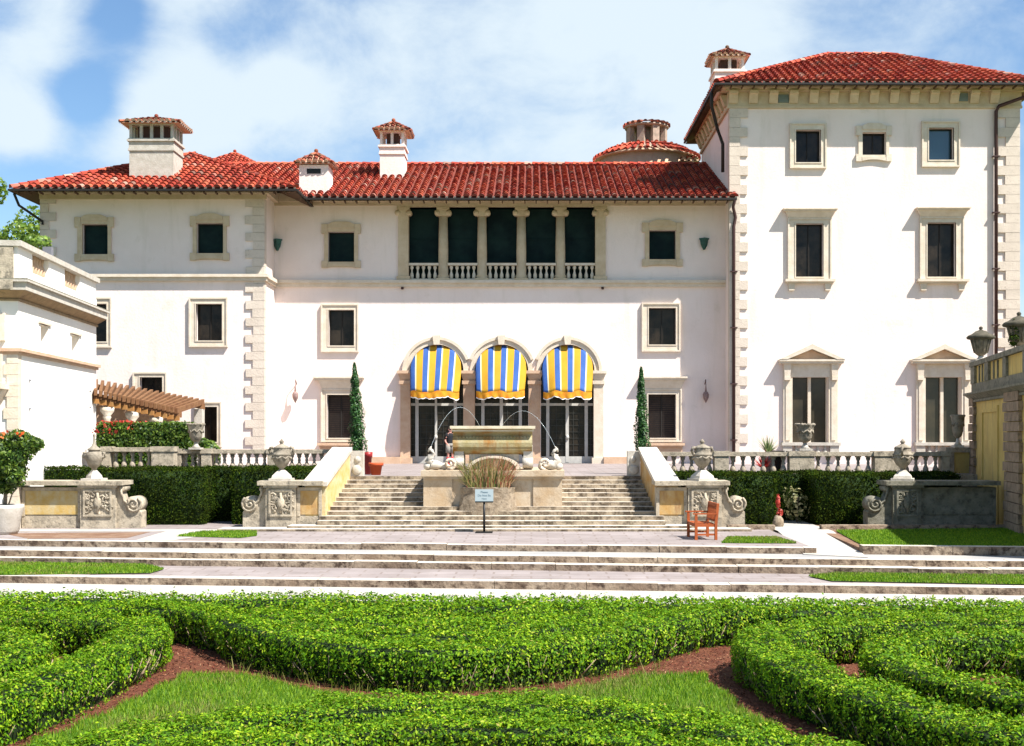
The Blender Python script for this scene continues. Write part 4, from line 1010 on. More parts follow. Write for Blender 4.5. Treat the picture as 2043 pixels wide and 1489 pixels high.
def pedestal(name, label, xp0, xp1, xs0, xs1, sdir, mst, pst, zb=.62, y0=37.9, depth=.9, back=None):
    """xp pier extents, xs panel extents, sdir side of the scroll"""
    t = thing(name, ((xp0+xp1)/2, y0, zb), label, 'pedestal wall')
    q = MB(); yb = y0+depth; zt = CAPZ
    q.box(xp0, xp1, y0, yb, zb, zt-.20); q.box(xp0-.06, xp1+.06, y0-.08, yb+.05, zt-.20, zt-.13); 
    a, b = sorted((xs0, xs1)); q.box(a, b, y0+.12, yb-.1, zb, zb+.42); q.box(a, b, y0+.16, yb-.14, zb+.42, zt-.2)
    e = .10; q.box(a, a+e, y0+.1, y0+.159, zb+.42, zt-.2); q.box(b-e, b, y0+.1, y0+.159, zb+.42, zt-.2); q.box(a+e, b-e, y0+.1, y0+.159, zt-.30, zt-.2)
    q.build('pier', mst, t)
    q = MB(); lo, hi = min(a, xp0), max(b, xp1); q.box((lo-.06) if sdir > 0 else lo-.24, (hi+.24) if sdir > 0 else hi+.06, y0-.12, yb+.08, zt-.13, zt); q.build('cap', mst if mst is darkst else oldst, t)
    MB().box(a+e+.002, b-e-.002, y0+.13, y0+.158, zb+.47, zt-.31).build('panel', pst, t)
    carve(t, xp0+.1, xp1-.1, zb+.42, zt-.26, y0, mst, int(abs(xp0)*7) % 97)
    scroll(t, xp1 if sdir > 0 else xp0, sdir, zb, zt, y0+.1, y0+.75, mst)
    return t
D9 = 37.9
tl = pedestal('stair_wall', 'left stair wall with carved pier, orange panel and scroll', px(530,D9), px(590,D9), px(591,D9), px(641,D9), -1, oldst, orange)
tr_ = pedestal('stair_wall', 'right stair wall with carved pier, ochre panel and scroll behind the bench', px(1373,D9), px(1440,D9), px(1310,D9), px(1372,D9), 1, oldst, orange)
pedestal('garden_pedestal', 'far left pedestal wall with three pale streaked panels and scroll', px(160,D9), px(230,D9), px(40,D9), px(159,D9), 1, oldst, panelw)
pedestal('garden_pedestal', 'dark shaded pedestal wall with long panel and scroll below the yellow wall', px(1782,D9), px(1838,D9), px(1839,D9), px(1990,D9), -1, darkst, darkst)  # darker stone gives the yellow wall's shade by colour
def cheek(t, xi0, xo0, xi1, xo1, m, pm, sgn):
    """sloping wall beside the flight; 0 = bottom end, 1 = top end; i inner, o outer"""
    ya, yb = 38.05, 41.25; zt0, zt1 = CAPZ-.06, pz(894, 41.5)
    q = MB(); 
    vs = [(xi0,ya,.7),(xo0,ya,.7),(xo1,yb,.7),(xi1,yb,.7),(xi0,ya,zt0-.1),(xo0,ya,zt0-.1),(xo1,yb,zt1-.1),(xi1,yb,zt1-.1)]
    q.add(vs, [(0,1,2,3),(4,5,6,7),(0,1,5,4),(1,2,6,5),(2,3,7,6),(3,0,4,7)]); q.build('cheek', pm, t)
    q = MB(); e = .07*sgn
    vs = [(xi0-e,ya-.1,zt0-.1),(xo0+e,ya-.1,zt0-.1),(xo1+e,yb,zt1-.1),(xi1-e,yb,zt1-.1),(xi0-e,ya-.1,zt0+.03),(xo0+e,ya-.1,zt0+.03),(xo1+e,yb,zt1+.03),(xi1-e,yb,zt1+.03)]
    q.add(vs, [(0,1,2,3),(4,5,6,7),(0,1,5,4),(1,2,6,5),(2,3,7,6),(3,0,4,7)]); 
    x0_, x1_ = sorted((xo1+e, xi1-sgn*-.0-(.48 if sgn < 0 else -.48)*1))
    q.box(x0_, x1_, yb+.002, yb+.5, zt1-.1, zt1+.03); q.build('sloping_cap', palest, t)
    q = MB(); a, b = sorted((xi1, xi1+(.42 if sgn < 0 else -.42))); q.box(a, b, yb+.06, yb+.44, T-.02, zt1-.1)
    q.ball(((a+b)/2, yb+.04, T+.2), .17, .06, .17); q.ball(((a+b)/2-.03*sgn, yb+.05, T+.55), .11, .05, .11); q.build('end_pier', palest, t)
cheek(tl, -6.38, -7.0, -6.08, -6.62, palest, panelw, -1)
cheek(tr_, 3.9, 4.55, 3.66, 4.15, oldst, orange, 1)

# ---------------------------------------------------------------- terrace balustrades
def baluster_mesh():
    q = MB(); q.box(-.1,.1,-.1,.1,0,.05); q.lathe([(.06,.05),(.095,.11),(.105,.19),(.06,.30),(.045,.34),(.06,.38),(.055,.42),(.045,.46),(.085,.54),(.07,.60)], (0,0,0), 8); q.box(-.09,.09,-.09,.09,.59,.635); return q
def balustrade(label, X0, X1, y, ztop, piers, gap=.285, m=oldst, slant=0):
    t = thing('balustrade', (X0, y, ztop-.9), label, 'balustrade')
    zb = ztop-.9
    q = MB(); q.box(X0, X1, y-.2, y+.2, ztop-.14, ztop); q.build('rail', m, t)
    q = MB(); q.box(X0, X1, y-.16, y+.16, zb-.5, zb+.12); q.build('plinth', palest, t)
    pr = sorted(piers)
    for a, b in pr:
        q = MB(); q.box(a, b, y-.23, y+.23, zb-.3, ztop-.145); q.box(a-.04, b+.04, y-.26, y+.26, ztop-.14, ztop+.03); q.build('pier', oldst, t)
    edges = [X0]+[v for p in pr for v in p]+[X1]
    proto = None
    for i in range(0, len(edges), 2):
        a, b = edges[i], edges[i+1]
        if b-a < .3: continue
        n = max(1, round((b-a)/gap))
        for k in range(n):
            X = a+(b-a)*(k+.5)/n
            if proto is None:
                q = baluster_mesh(); proto = q.build('baluster', urnlight, t); proto.data.transform(Matrix.Translation(ORG[t.name])); o = proto
            else: o = proto.copy(); COL.objects.link(o); ORG[o.name] = ORG[t.name]
            o.location = (X-X0, 0, .12); o.parent = t
    return t
urnlight = mat('baluster_stone', (.40,.34,.26), .9, (.28,.23,.17), 5, .5, 18, spots=((.14,.12,.09), 8, .52, .75))
d = 42.6; balustrade('near left balustrade in front of the flowering hedge', px(207,d), px(352,d), d, pz(893,d), [(px(213,d)-.1, px(223,d)), (px(306,d), px(350,d))], .27)
d = 43.8; balustrade('left terrace balustrade running to the stairs', px(352,d), px(664,d), d, pz(897,d), [(px(352,d), px(364,d)), (px(405,d), px(424,d)), (px(536,d), px(560,d))], .28)
d = 42.6; balustrade('right terrace balustrade from the stairs to the low yellow wall', px(1300,d), px(1892,d), d, pz(902,d), [(px(1424,d), px(1452,d)), (px(1573,d), px(1622,d)), (px(1742,d), px(1798,d)), (px(1876,d), px(1890,d))], .33)
# vases on the balustrades
def vase(label, loc, h, w, rim):
    t = thing('garden_vase', (0,0,0), label, 'vase', local=True)
    q = MB(); q.box(-w*.5,w*.5,-w*.5,w*.5,0,.07*h); q.lathe([(w*.42,.07*h),(w*.2,.17*h),(w*.14,.28*h)], (0,0,0), 12); q.build('foot', palest, t)
    q = MB(); q.lathe([(w*.14,.28*h),(w*.4,.36*h),(w*.52,.5*h),(w*.56,.7*h),(w*.70,.95*h),(w*.74,h),(w*.6,h),(w*.5,.8*h)], (0,0,0), 16)
    for i in range(rim): a = 2*math.pi*i/rim; q.ball((w*.66*math.cos(a), w*.66*math.sin(a), h*.97), w*.15, w*.15, w*.13, 6, 4)
    for i in range(8): a = 2*math.pi*i/8; q.tube([(w*.56*math.cos(a), w*.56*math.sin(a), .78*h), (w*.6*math.cos(a+.4), w*.6*math.sin(a+.4), .66*h), (w*.56*math.cos(a+.78), w*.56*math.sin(a+.78), .78*h)], w*.08, 5)
    q.build('bowl', urnst, t); t.location = loc; return t
d = 43.6; vase('carved stone flower vase on the left balustrade beside the shrubs', (px(391,d), d, pz(897,d)), .92, .42, 9)
d = 42.6; vase('wide carved basket vase on the big pier of the right balustrade', (px(1606,d), d, pz(899,d)), .92, .46, 9)
d = 43.2; vase('slim pale vase beside the tall yellow wall', (px(1911,d), d, pz(893,d)), 1.15, .34, 7)

# ---------------------------------------------------------------- fountain
def fountain():
    cx = px(983, 39.6); y0 = 38.7; t = thing('fountain', (cx, y0+1.3, .9), 'stone fountain with a long sarcophagus basin on a plinth in the middle of the stairs', 'fountain')
    x0, x1 = px(842,y0), px(1124,y0); zt = pz(938,y0)
    q = MB(); q.box(x0+.1, x1-.1, y0+.1, 42.6, .9, zt-.2); q.box(x0+.04, x0+.95, y0+.04, y0+.5, .9, zt-.2); q.box(x1-.95, x1-.04, y0+.04, y0+.5, .9, zt-.2); q.box(x0-.03, x1+.03, y0-.1, 42.7, zt-.2, zt-.02); q.box(x0+.02, x1-.02, y0-.03, 42.6, zt-.28, zt-.2)
    q.build('plinth', palest2, t)
    yb = 39.5; X0, X1 = px(903,yb), px(1062,yb); zr = pz(850,yb); zb = pz(908,yb); L_ = X1-X0; xm = (X0+X1)/2
    q = MB(); n = 12; prof = []   # bowl profile in y,z
    wd = 1.25; h = zr-zb
    prof = [(0,0),(.26,.0),(.44,.05),(.58,.15),(.66,.28),(.66,.42),(.61,.54),(.52,.66),(.52,.72),(.62,.80),(.72,.84),(.74,.90),(.74,1.0)]
    sec = [(yb+wd/2-a*wd*.75, zb+b*h) for a, b in prof]+[(yb+wd/2+a*wd*.75, zb+b*h) for a, b in reversed(prof)]
    ns = len(sec); vs = []; xs = [X0+.12, X0+.04, X0, X0, X1, X1, X1-.04, X1-.12]; 
    for X, k in ((X0+.06,.75),(X0,.95),(X0-.0,1.0),(X1,1.0),(X1,.95),(X1-.06,.75)):
        for (a, b) in sec: vs.append((X, yb+wd/2+(a-yb-wd/2)*k, b))
    fs = [(i*ns+j, i*ns+(j+1)%ns, (i+1)*ns+(j+1)%ns, (i+1)*ns+j) for i in range(5) for j in range(ns)]+[tuple(range(ns)), tuple(range(5*ns, 6*ns))]
    q.add(vs, fs, 0, False)
    nf = 22     # scalloped band under the rim and a lower moulding
    for i in range(nf):
        X = X0+.08+(L_-.16)*(i+.5)/nf; q.ball((X, yb+wd/2-.555*wd*.75, zb+.585*h), .065, .045, .07, 8, 5)
    q.tube([(X0+.05, yb+wd/2-.59*wd*.75, zb+.20*h), (X1-.05, yb+wd/2-.59*wd*.75, zb+.20*h)], .03, 6)
    b = q.build('basin', bowlst, t)
    q = MB(); rx0, rx1 = px(898,yb), px(1068,yb); a0 = yb+wd/2-.78*wd*.75; a1 = yb+wd/2+.78*wd*.75
    q.box(rx0, rx1, a0, a0+.2, zr-.09, zr); q.box(rx0, rx1, a1-.2, a1, zr-.09, zr); q.box(rx0, rx0+.2, a0+.2, a1-.2, zr-.09, zr); q.box(rx1-.2, rx1, a0+.2, a1-.2, zr-.09, zr); q.box(rx0+.05, rx1-.05, a0+.05, a0+.15, zr-.18, zr-.09)
    q.build('rim', mat('cream_rim_stone', (.62,.55,.41), .8, (.5,.42,.28), 3, .3), b)
    MB().box(rx0+.2, rx1-.2, a0+.2, a1-.2, zr-.12, zr-.08).build('basin_water', waterm, b)
    q = MB()
    for X in (915, 1053):
        k = len(q.v); q.lathe([(.001,0),(.17,0),(.17,.34),(.001,.34)], (0,0,0), 14); q.xf(Matrix.Translation((px(X,yb)-.17, yb+.0, zt+.2)) @ Matrix.Rotation(R(90), 4, 'Y'), k)
        q.box(px(X,yb)-.14, px(X,yb)+.16, yb+.12, yb+1.1, zt-.02, zb+.3)
    q.box(px(935,yb), px(1035,yb), yb+.3, yb+1.0, zt-.02, zb+.02)
    q.build('feet', palest, t)
    q = MB(); xm2 = px(985,yb); n = 16    # shell arch
    for i in range(n):
        a0_, a1_ = math.pi*i/n, math.pi*(i+1)/n; r0, r1 = .72, .86; f = .5
        q.prism([(xm2+r0*math.cos(a0_), zt+r0*f*math.sin(a0_)),(xm2+r1*math.cos(a0_), zt+r1*f*math.sin(a0_)),(xm2+r1*math.cos(a1_), zt+r1*f*math.sin(a1_)),(xm2+r0*math.cos(a1_), zt+r0*f*math.sin(a1_))], yb-.1, yb+.25)
    q.build('shell_arch', trimw, t)
    for X, s in ((862, 1), (1106, -1)):     # dolphins with curled tails
        c = Vector((px(X,39.3), 39.3, zt)); q = MB()
        q.tube([c+Vector((s*.34,0,.12)), c+Vector((s*.18,0,.13)), c+Vector((0,0,.16)), c+Vector((-s*.1,0,.28)), c+Vector((-s*.05,0,.42)), c+Vector((s*.06,0,.50)), c+Vector((-s*.0,0,.6)), c+Vector((-s*.08,0,.66))], [.08,.15,.17,.14,.10,.07,.055,.04], 8)
        q.tube([c+Vector((-s*.12,0,.55)), c+Vector((-s*.08,0,.64)), c+Vector((-s*.02,0,.74))], [.02,.05,.02], 6); q.ball(c+Vector((s*.4,0,.1)), .13, .12, .12); q.ball(c+Vector((-s*.14,0,.1)), .14, .12, .12)
        q.build('dolphin', palest, t)
        q = MB(); c = Vector((px(897 if s > 0 else 1088,39.1), 39.1, zt+.19)); pts = []
        for i in range(22): a = i*.42; r = .19*(1-i/25); pts.append((c.x+s*r*math.cos(a-1.5), c.y, c.z+r*math.sin(a-1.5)))
        q.tube(pts, .055, 6); q.build('scroll', trimw, t)
    # low semicircular planter bowl in front
    q = MB(); c = (px(973,38.6), 38.7, .95); h2 = pz(973,38.6)-.95
    q.lathe([(.98,0),(.95,h2*.35),(.9,h2*.45),(.84,h2*.8),(.86,h2),(.74,h2)], c, 26, 0, 1.0, .5, sm=False); q.v = [(x+random.uniform(-.03,.03), y_+random.uniform(-.03,.02), z_+random.uniform(-.02,.02)) for x, y_, z_ in q.v]; q.build('planter', oldtan, t)
    # jets
    def jet(p0, pk, p1, n=18):
        pts = []
        for i in range(n+1):
            s_ = i/n; x = p0[0]+(p1[0]-p0[0])*s_; uk = (pk[0]-p0[0])/(p1[0]-p0[0])
            # parabola in s through p0, peak, p1 (Lagrange)
            z = p0[2]*(s_-uk)*(s_-1)/((0-uk)*(0-1))+pk[2]*(s_-0)*(s_-1)/((uk-0)*(uk-1))+p1[2]*(s_-0)*(s_-uk)/((1-0)*(1-uk))
            pts.append((x, p0[1]+(p1[1]-p0[1])*s_, z))
        return pts
    q = MB(); e = 39.3
    q.tube(jet((px(857,e),e,pz(900,e)), (px(908,e+.4),e,pz(815,e+.4)), (px(958,e+.9),e+.9,pz(852,e+.9))), .006, 5)
    q.tube(jet((px(1111,e),e,pz(900,e)), (px(1040,e+.4),e,pz(820,e+.4)), (px(1000,e+.9),e+.9,pz(852,e+.9))), .006, 5)
    q.build('water_jets', waterm, t)
palest2 = mat('fountain_plinth_stone', (.46,.38,.28), .9, (.38,.27,.16), 1.4, .4, 14, spots=((.24,.16,.09), 3, .55, .8))
oldtan = mat('tan_tufa', (.30,.24,.17), .95, (.18,.135,.09), 5, 1, 16, spots=((.12,.09,.06), 7, .5, .7))
fountain()

# ---------------------------------------------------------------- foliage builders
def blob_points(c, r, n, g, shell=.55):
    v = g.normal(0, 1, (n, 3)); v /= np.linalg.norm(v, axis=1)[:, None]
    return v*(g.uniform(shell, 1, n)**.5)[:, None]*np.array(r)+np.array(c), v
def shrub(name, label, cat, lobes, n, size, lm, fl=None, trunk=None, group=None, base=None, seed=1, core_=True, tilt=.8):
    """lobes: list of (centre, radii); n leaves; fl = (fraction, material, zmin) flowers"""
    g = np.random.default_rng(seed); b = base or (lobes[0][0][0], lobes[0][0][1], lobes[0][0][2]-lobes[0][1][2])
    t = thing(name, b, label, cat, group)
    vol = np.array([l[1][0]*l[1][1]+l[1][0]*l[1][2]+l[1][1]*l[1][2] for l in lobes]); cnt = (vol/vol.sum()*n).astype(int); P = []; Nn = []; ex = MB()
    for l, k in zip(lobes, cnt):
        p, v = blob_points(l[0], l[1], k, g); P.append(p); Nn.append(v)
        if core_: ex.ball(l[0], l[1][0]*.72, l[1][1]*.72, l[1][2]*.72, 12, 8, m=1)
    P = np.concatenate(P); Nn = np.concatenate(Nn)
    P += hash_noise(P, 3, seed)[:, None]*Nn*.12
    V = leaf_mesh(P, Nn, size, tilt, .55, seed)
    mats = [lm, core]; idx = np.zeros(len(P), int)
    quads_obj('foliage', V, mats, t, idx, ex if core_ else None)
    if fl:
        frac, fm, pick = fl; m = pick(P) & (g.random(len(P)) < frac)
        if m.sum(): quads_obj('flowers', leaf_mesh(P[m]+Nn[m]*.05, Nn[m], size*1.1, .6, .8, seed+1), [fm], t)['kind'] = 'stuff'
    if trunk:
        q = MB()
        for pts, rr in trunk: q.tube(pts, rr, 7)
        q.build('trunk', bark, t)
    return t
def box_hedge(name, label, x0, x1, y0, y1, z0, z1, dens, size, lm, seed, group=None, cat='hedge'):
    g = np.random.default_rng(seed); t = thing(name, ((x0+x1)/2, (y0+y1)/2, z0), label, cat, group)
    dx, dy, dz = x1-x0, y1-y0, z1-z0; P = []; Nn = []
    for (o, a, b, nv) in (((x0,y0,z0),(dx,0,0),(0,0,dz),(0,-1,0)), ((x0,y0,z0),(0,dy,0),(0,0,dz),(-1,0,0)), ((x1,y0,z0),(0,dy,0),(0,0,dz),(1,0,0)), ((x0,y0,z1),(dx,0,0),(0,dy,0),(0,0,1))):
        a, b = np.array(a), np.array(b); k = int(np.linalg.norm(a)*np.linalg.norm(b)*dens)
        P.append(np.array(o)+g.random((k,1))*a+g.random((k,1))*b); Nn.append(np.tile(np.array(nv, float), (k, 1)))
    P = np.concatenate(P); Nn = np.concatenate(Nn); P += Nn*(hash_noise(P, 2.5, seed)*.06+g.normal(0, .03, len(P)))[:, None]
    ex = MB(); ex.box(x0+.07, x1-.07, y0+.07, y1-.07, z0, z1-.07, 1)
    quads_obj('foliage', leaf_mesh(P, Nn, size, .8, .5, seed), [lm, core], t, None, ex); return t
# tall dark hedges
zh = pz(934, 41.5)
box_hedge('tall_hedge', 'tall dark clipped hedge between the far left pedestal and the narrow gap', px(205,39.4), px(403,39.4), 39.4, 41.6, .62, zh, 1000, .065, yewleaf, 11)
box_hedge('tall_hedge', 'tall dark clipped hedge set back in the gap left of the stairs', px(396,41.0), px(468,41.0), 41.0, 42.4, .62, zh, 1000, .065, yewleaf, 12)
box_hedge('tall_hedge', 'tall dark clipped hedge touching the left scroll of the stairs', px(462,39.6), px(640,39.6), 39.6, 42.6, .62, zh, 1000, .065, yewleaf, 13)
box_hedge('low_hedge', 'low clipped hedge strip below the white pavilion wall', px(68,40.4), px(205,40.4), 40.4, 41.4, .62, zh+.02, 1000, .065, yewleaf, 14)
zh = pz(943, 41.5)
box_hedge('tall_hedge', 'tall dark clipped hedge right of the bench', px(1335,39.4), px(1548,39.4), 39.4, 41.9, .62, zh, 1000, .065, yewleaf, 15)
box_hedge('tall_hedge', 'tall dark clipped hedge deep in the gap behind the coral plant', px(1545,41.2), px(1640,41.2), 41.2, 42.2, .62, zh, 1000, .065, yewleaf, 16)
box_hedge('tall_hedge', 'tall dark clipped hedge left of the dark pedestal urn', px(1630,39.4), px(1770,39.4), 39.4, 41.9, .62, zh, 1000, .065, yewleaf, 17)
box_hedge('low_hedge', 'clipped hedge strip behind the dark pedestal wall', px(1772,39.8), px(1915,39.8), 39.8, 41.8, .62, zh, 1000, .065, yewleaf, 18)

# flowering hedge, shrubs, trees
def lobes_row(x0, x1, y, z0, z1, n, ry=.5, seed=0):
    r = random.Random(seed); L_ = []
    for i in range(n):
        X = x0+(x1-x0)*(i+.5)/n; L_.append(((X, y+r.uniform(-.1,.1), (z0+z1)/2), ((x1-x0)/n*.68, ry, (z1-z0)/2*r.uniform(.95,1.06))))
    return L_
d = 45
fh = box_hedge('flowering_hedge', 'leafy hedge with red blossoms under the pergola', px(193,44.6), px(378,44.6), 44.6, 45.6, T, pz(846,44.6), 620, .12, bushleaf, 21)
gg = np.random.default_rng(77); P = np.stack([gg.uniform(px(193,45), px(376,45), 900), gg.uniform(44.5, 45.4, 900), gg.uniform(pz(868,44.6), pz(840,44.6), 900)], 1)
P = P[(hash_noise(P*np.array([1,.3,.3]), 1.5, 4) > .12) & ((P[:,1] < 44.66) | (P[:,2] > pz(848,44.6)))]
fo = quads_obj('flowers', leaf_mesh(P, np.tile([0,-1,.5], (len(P),1)), .13, .7, .8, 3), [redflower], fh); fo['kind'] = 'stuff'
shrub('green_shrub', 'rounded green shrub right of the carved vase and pergola', 'shrub', [((px(419,45),45,T+.6),(.42,.4,.62)), ((px(408,45),45.1,T+.85),(.3,.3,.4))], 1500, .12, bushleaf, seed=22)
d = 35.8
shrub('flowering_shrub', 'leafy green shrub with a few orange blossoms on top at the left edge', 'shrub', [((px(-25,d),d,pz(905,d)),(1.0,.8,.72)), ((px(38,d),d,pz(888,d)),(.62,.55,.42)), ((px(62,d),d+.1,pz(884,d)),(.38,.4,.26)), ((px(20,d),d-.1,pz(935,d)),(.6,.5,.45)), ((px(5,d),d,pz(968,d)),(.42,.4,.3)), ((px(32,d),d-.15,pz(912,d)),(.55,.5,.42)), ((px(36,d),d-.3,pz(955,d)),(.32,.3,.26))], 9000, .115, bushleaf, (.35, flower, lambda P: (P[:,2] > pz(876,35.8)) & (P[:,0] < px(52,35.8)) & (hash_noise(P, 2.5, 8) > .12)), trunk=[([(px(8,d),d,.9),(px(12,d),d,pz(960,d))], [.07,.05]),([(px(10,d),d,1.2),(px(30,d),d-.2,pz(985,d)),(px(45,d),d-.25,pz(970,d))], [.03,.02,.01])], base=(px(8,d),d,.67), seed=23)
t = thing('planter_tub', (px(8,35.8), 35.8, .67), 'pale round stone tub under the orange flowering shrub', 'planter')
q = MB(); q.lathe([(.36,0),(.42,.1),(.48,.55),(.55,.75),(.55,.85),(.48,.85)], t.location, 20); q.build('bowl', palest, t)
def tree(label, x, d, lobes, n, size, lm, seed, zt):
    X = px(x, d); tk = [([(X, d, 0), (X+.1, d, zt*.5), (X, d, zt)], [.3, .2, .08])]
    r = random.Random(seed)
    for i in range(7): a = r.uniform(0, 6.28); z0 = zt*r.uniform(.55, .85); tk.append(([(X, d, z0), (X+.9*math.cos(a), d+.9*math.sin(a), z0+.9), (X+1.8*math.cos(a), d+1.8*math.sin(a), z0+1.7)], [.09, .05, .02]))
    return shrub('tree', label, 'tree', lobes, n, size, lm, trunk=tk, base=(X, d, 0), seed=seed, core_=False, tilt=1.0)
d = 60; r_ = random.Random(4)
tree('bright green tree behind the pavilion roof at the left edge', -20, d, [((px(-20,d)+r_.uniform(-2.5,2.5), d+r_.uniform(-1.5,1.5), pz(475,d)+r_.uniform(-1.9,1.0)), (r_.uniform(.5,1.0),)*3) for i in range(18)]+[((px(-14,d), d, pz(385,d)), (.8,.6,.7)), ((px(-8,d), d, pz(360,d)+-.3), (.55,.5,.45))], 4200, .26, olive, 31, pz(430,d))
d = 50.5
shrub('climbing_plant', 'yellow green leafy climber rising over the pavilion rail', 'plant', [((px(76,d), d, pz(486,d)), (.55,.5,.35)), ((px(60,d), d, pz(480,d)), (.3,.3,.3)), ((px(88,d), d, pz(495,d)), (.3,.3,.2))], 500, .16, olive, trunk=[([(px(74,d),d,T),(px(76,d),d,pz(486,d))], [.08,.04])], base=(px(74,d),d,T), seed=32, core_=False)
def cypress(label, x, y0, y1, w, seed, lean=0):
    d = 43.0; X = px(x, d); z0, z1 = T+.45, pz(y0, d); g = np.random.default_rng(seed); n = 3600
    t = thing('cypress', (X, d, T), label, 'cypress', 'slender cypresses flanking the stairs')
    u = g.random(n); prof = np.minimum(1, (1-u)**.62*1.15)*(np.minimum(1, u*6+.55)); r = w*prof*g.uniform(.65, 1, n); a = g.uniform(0, 2*np.pi, n)
    r *= 1+.22*np.sin(a*3+u*14)+.12*np.sin(u*40)
    P = np.stack([X+lean*(u-.0)+r*np.cos(a), d+r*np.sin(a), z0+(z1-z0)*u], 1)
    Nn = np.stack([np.cos(a), np.sin(a), np.full(n, .8)], 1)
    ex = MB(); ex.lathe([(w*.3,0),(w*.55,.2),(w*.5,(z1-z0)*.4),(w*.15,(z1-z0)*.85)], (X, d, z0), 8, 1); 
    k0 = len(ex.v)
    ex.v = [(x_+lean*(z_-z0)/(z1-z0), y_, z_) for x_, y_, z_ in ex.v]
    quads_obj('foliage', leaf_mesh(P, Nn, .10, .5, .4, seed), [cypleaf, core], t, None, ex)
    MB().tube([(X,d,T),(X,d,z0+.8)], .05).build('trunk', bark, t)
cypress('slender dark cypress standing left of the arcade steps', 716, 724, 0, .30, 41, -.16)
cypress('slender dark cypress standing right of the arcade steps', 1281, 733, 0, .27, 42, -.03)
def pot(label, x, y, d, r, h, m, name='terracotta_pot'):
    X = px(x, d); t = thing(name, (X, d, T), label, 'pot')
    MB().lathe([(r*.68,0),(r*.9,h*.75),(r*1.08,h*.76),(r*1.1,h),(r*.92,h),(r*.85,h*.7)], (X,d,T), 18).build('bowl', m, t)
    MB().lathe([(r*.88,h*.78),(.001,h*.8)], (X,d,T), 14).build('soil', soil, t)
pot('bright terracotta pot at the top left of the stairs', 750, 0, 42.2, .24, .42, terra)
pot('dark red glazed pot beside the left stair wall end', 734, 0, 42.9, .15, .78, darkred, 'glazed_pot')
def spiky(name, label, c, n, L0, w, m, seed, up=.5, cat='plant', group=None, droop=.3, mats=None):
    g = random.Random(seed); t = thing(name, c, label, cat, group); V = []; idx = []
    for i in range(n):
        a = g.uniform(0, 2*math.pi); el = g.uniform(up, 1.45); L_ = L0*g.uniform(.65, 1.1); p = Vector(c)+Vector((math.cos(a)*.05, math.sin(a)*.05, 0)); d_ = Vector((math.cos(a)*math.cos(el), math.sin(a)*math.cos(el), math.sin(el)))
        s = Vector((-math.sin(a), math.cos(a), 0)); pr = p; k = 4; mi = g.randrange(2)
        for j in range(k):
            q = pr+d_*L_/k; w0 = w*(1-j/k)+.002; w1 = w*(1-(j+1)/k)+.002
            V += [pr-s*w0, pr+s*w0, q+s*w1, q-s*w1]; idx.append(mi); pr = q; d_ = (d_+Vector((0,0,-droop/k))).normalized()
    quads_obj('leaves', np.array([tuple(v) for v in V]), mats or [m, m], t, np.array(idx)); return t
d = 43.6
spiky('agave', 'spiky pale green agave above the right balustrade', (px(1533,d), d, T+.75), 46, .62, .035, agave, 51, .35)
t = thing('plant_stand', (px(1533,d), d, T), 'stone pot holding the spiky agave behind the balustrade', 'pot'); MB().lathe([(.2,0),(.26,.5),(.3,.75),(.24,.75)], (px(1533,d),d,T), 14).build('bowl', palest, t)
spiky('cordyline', 'red leaved cordyline seen through the right balustrade', (px(1523,43.2), 43.2, T+.2), 40, .7, .035, redleaf, 52, .4)
t = thing('dark_pot', (px(1552,43.3), 43.3, T), 'black pot seen through the right balustrade', 'pot'); MB().lathe([(.16,0),(.13,.3),(.24,.8),(.26,.82),(.2,.82)], (px(1552,43.3),43.3,T), 14).build('bowl', black, t)
# coral plant in the hedge gap
d = 39.0
shrub('coral_plant', 'tall coral red flowering plant in the gap of the right hedge', 'plant', [((px(1552,d),d,pz(1003,d)),(.07,.10,.27)), ((px(1556,d),d,pz(1024,d)),(.14,.13,.17))], 300, .09, coral, trunk=[([(px(1552,d),d,.9),(px(1552,d),d,pz(1010,d))], [.03,.02])], base=(px(1553,d),d,.66), seed=61, core_=False)
t = thing('rough_stone', (px(1552,38.7), 38.7, .66), 'beige rough stone at the foot of the coral plant', 'rock')
q = MB(); q.ball((px(1552,38.7), 38.7, .76), .19, .2, .26, 9, 6); q.v = [(x+random.uniform(-.02,.02), y, z+random.uniform(-.03,.03)) for x, y, z in q.v]; q.build('stone', oldtan, t)
d = 40.3
shrub('variegated_shrub', 'sparse dark shrub with pale leaves in the right hedge gap', 'shrub', [((px(1590,d),d,pz(1010,d)),(.42,.3,.62)), ((px(1575,d),d,pz(990,d)),(.2,.2,.3))], 260, .13, leafm('pale_shrub_leaf', (.05,.07,.02), (.16,.16,.06), (.40,.36,.18)), trunk=[([(px(1590,d),d,.66),(px(1592,d),d,1.5)], [.03,.02])], base=(px(1590,d),d,.66), seed=62, core_=False)
# ivy on the far right urn
d = 38.3
shrub('ivy', 'dark ivy hanging on the urn at the right edge', 'plant', [((px(2020,d),d,pz(682,d)),(.13,.15,.17)), ((px(2023,d),d,pz(655,d)),(.08,.1,.35))], 260, .09, yewleaf, trunk=[([(px(2024,d),d,6.14),(px(2023,d),d,pz(640,d))], [.02,.01])], base=(px(2022,d),d,6.14), seed=63, core_=False)
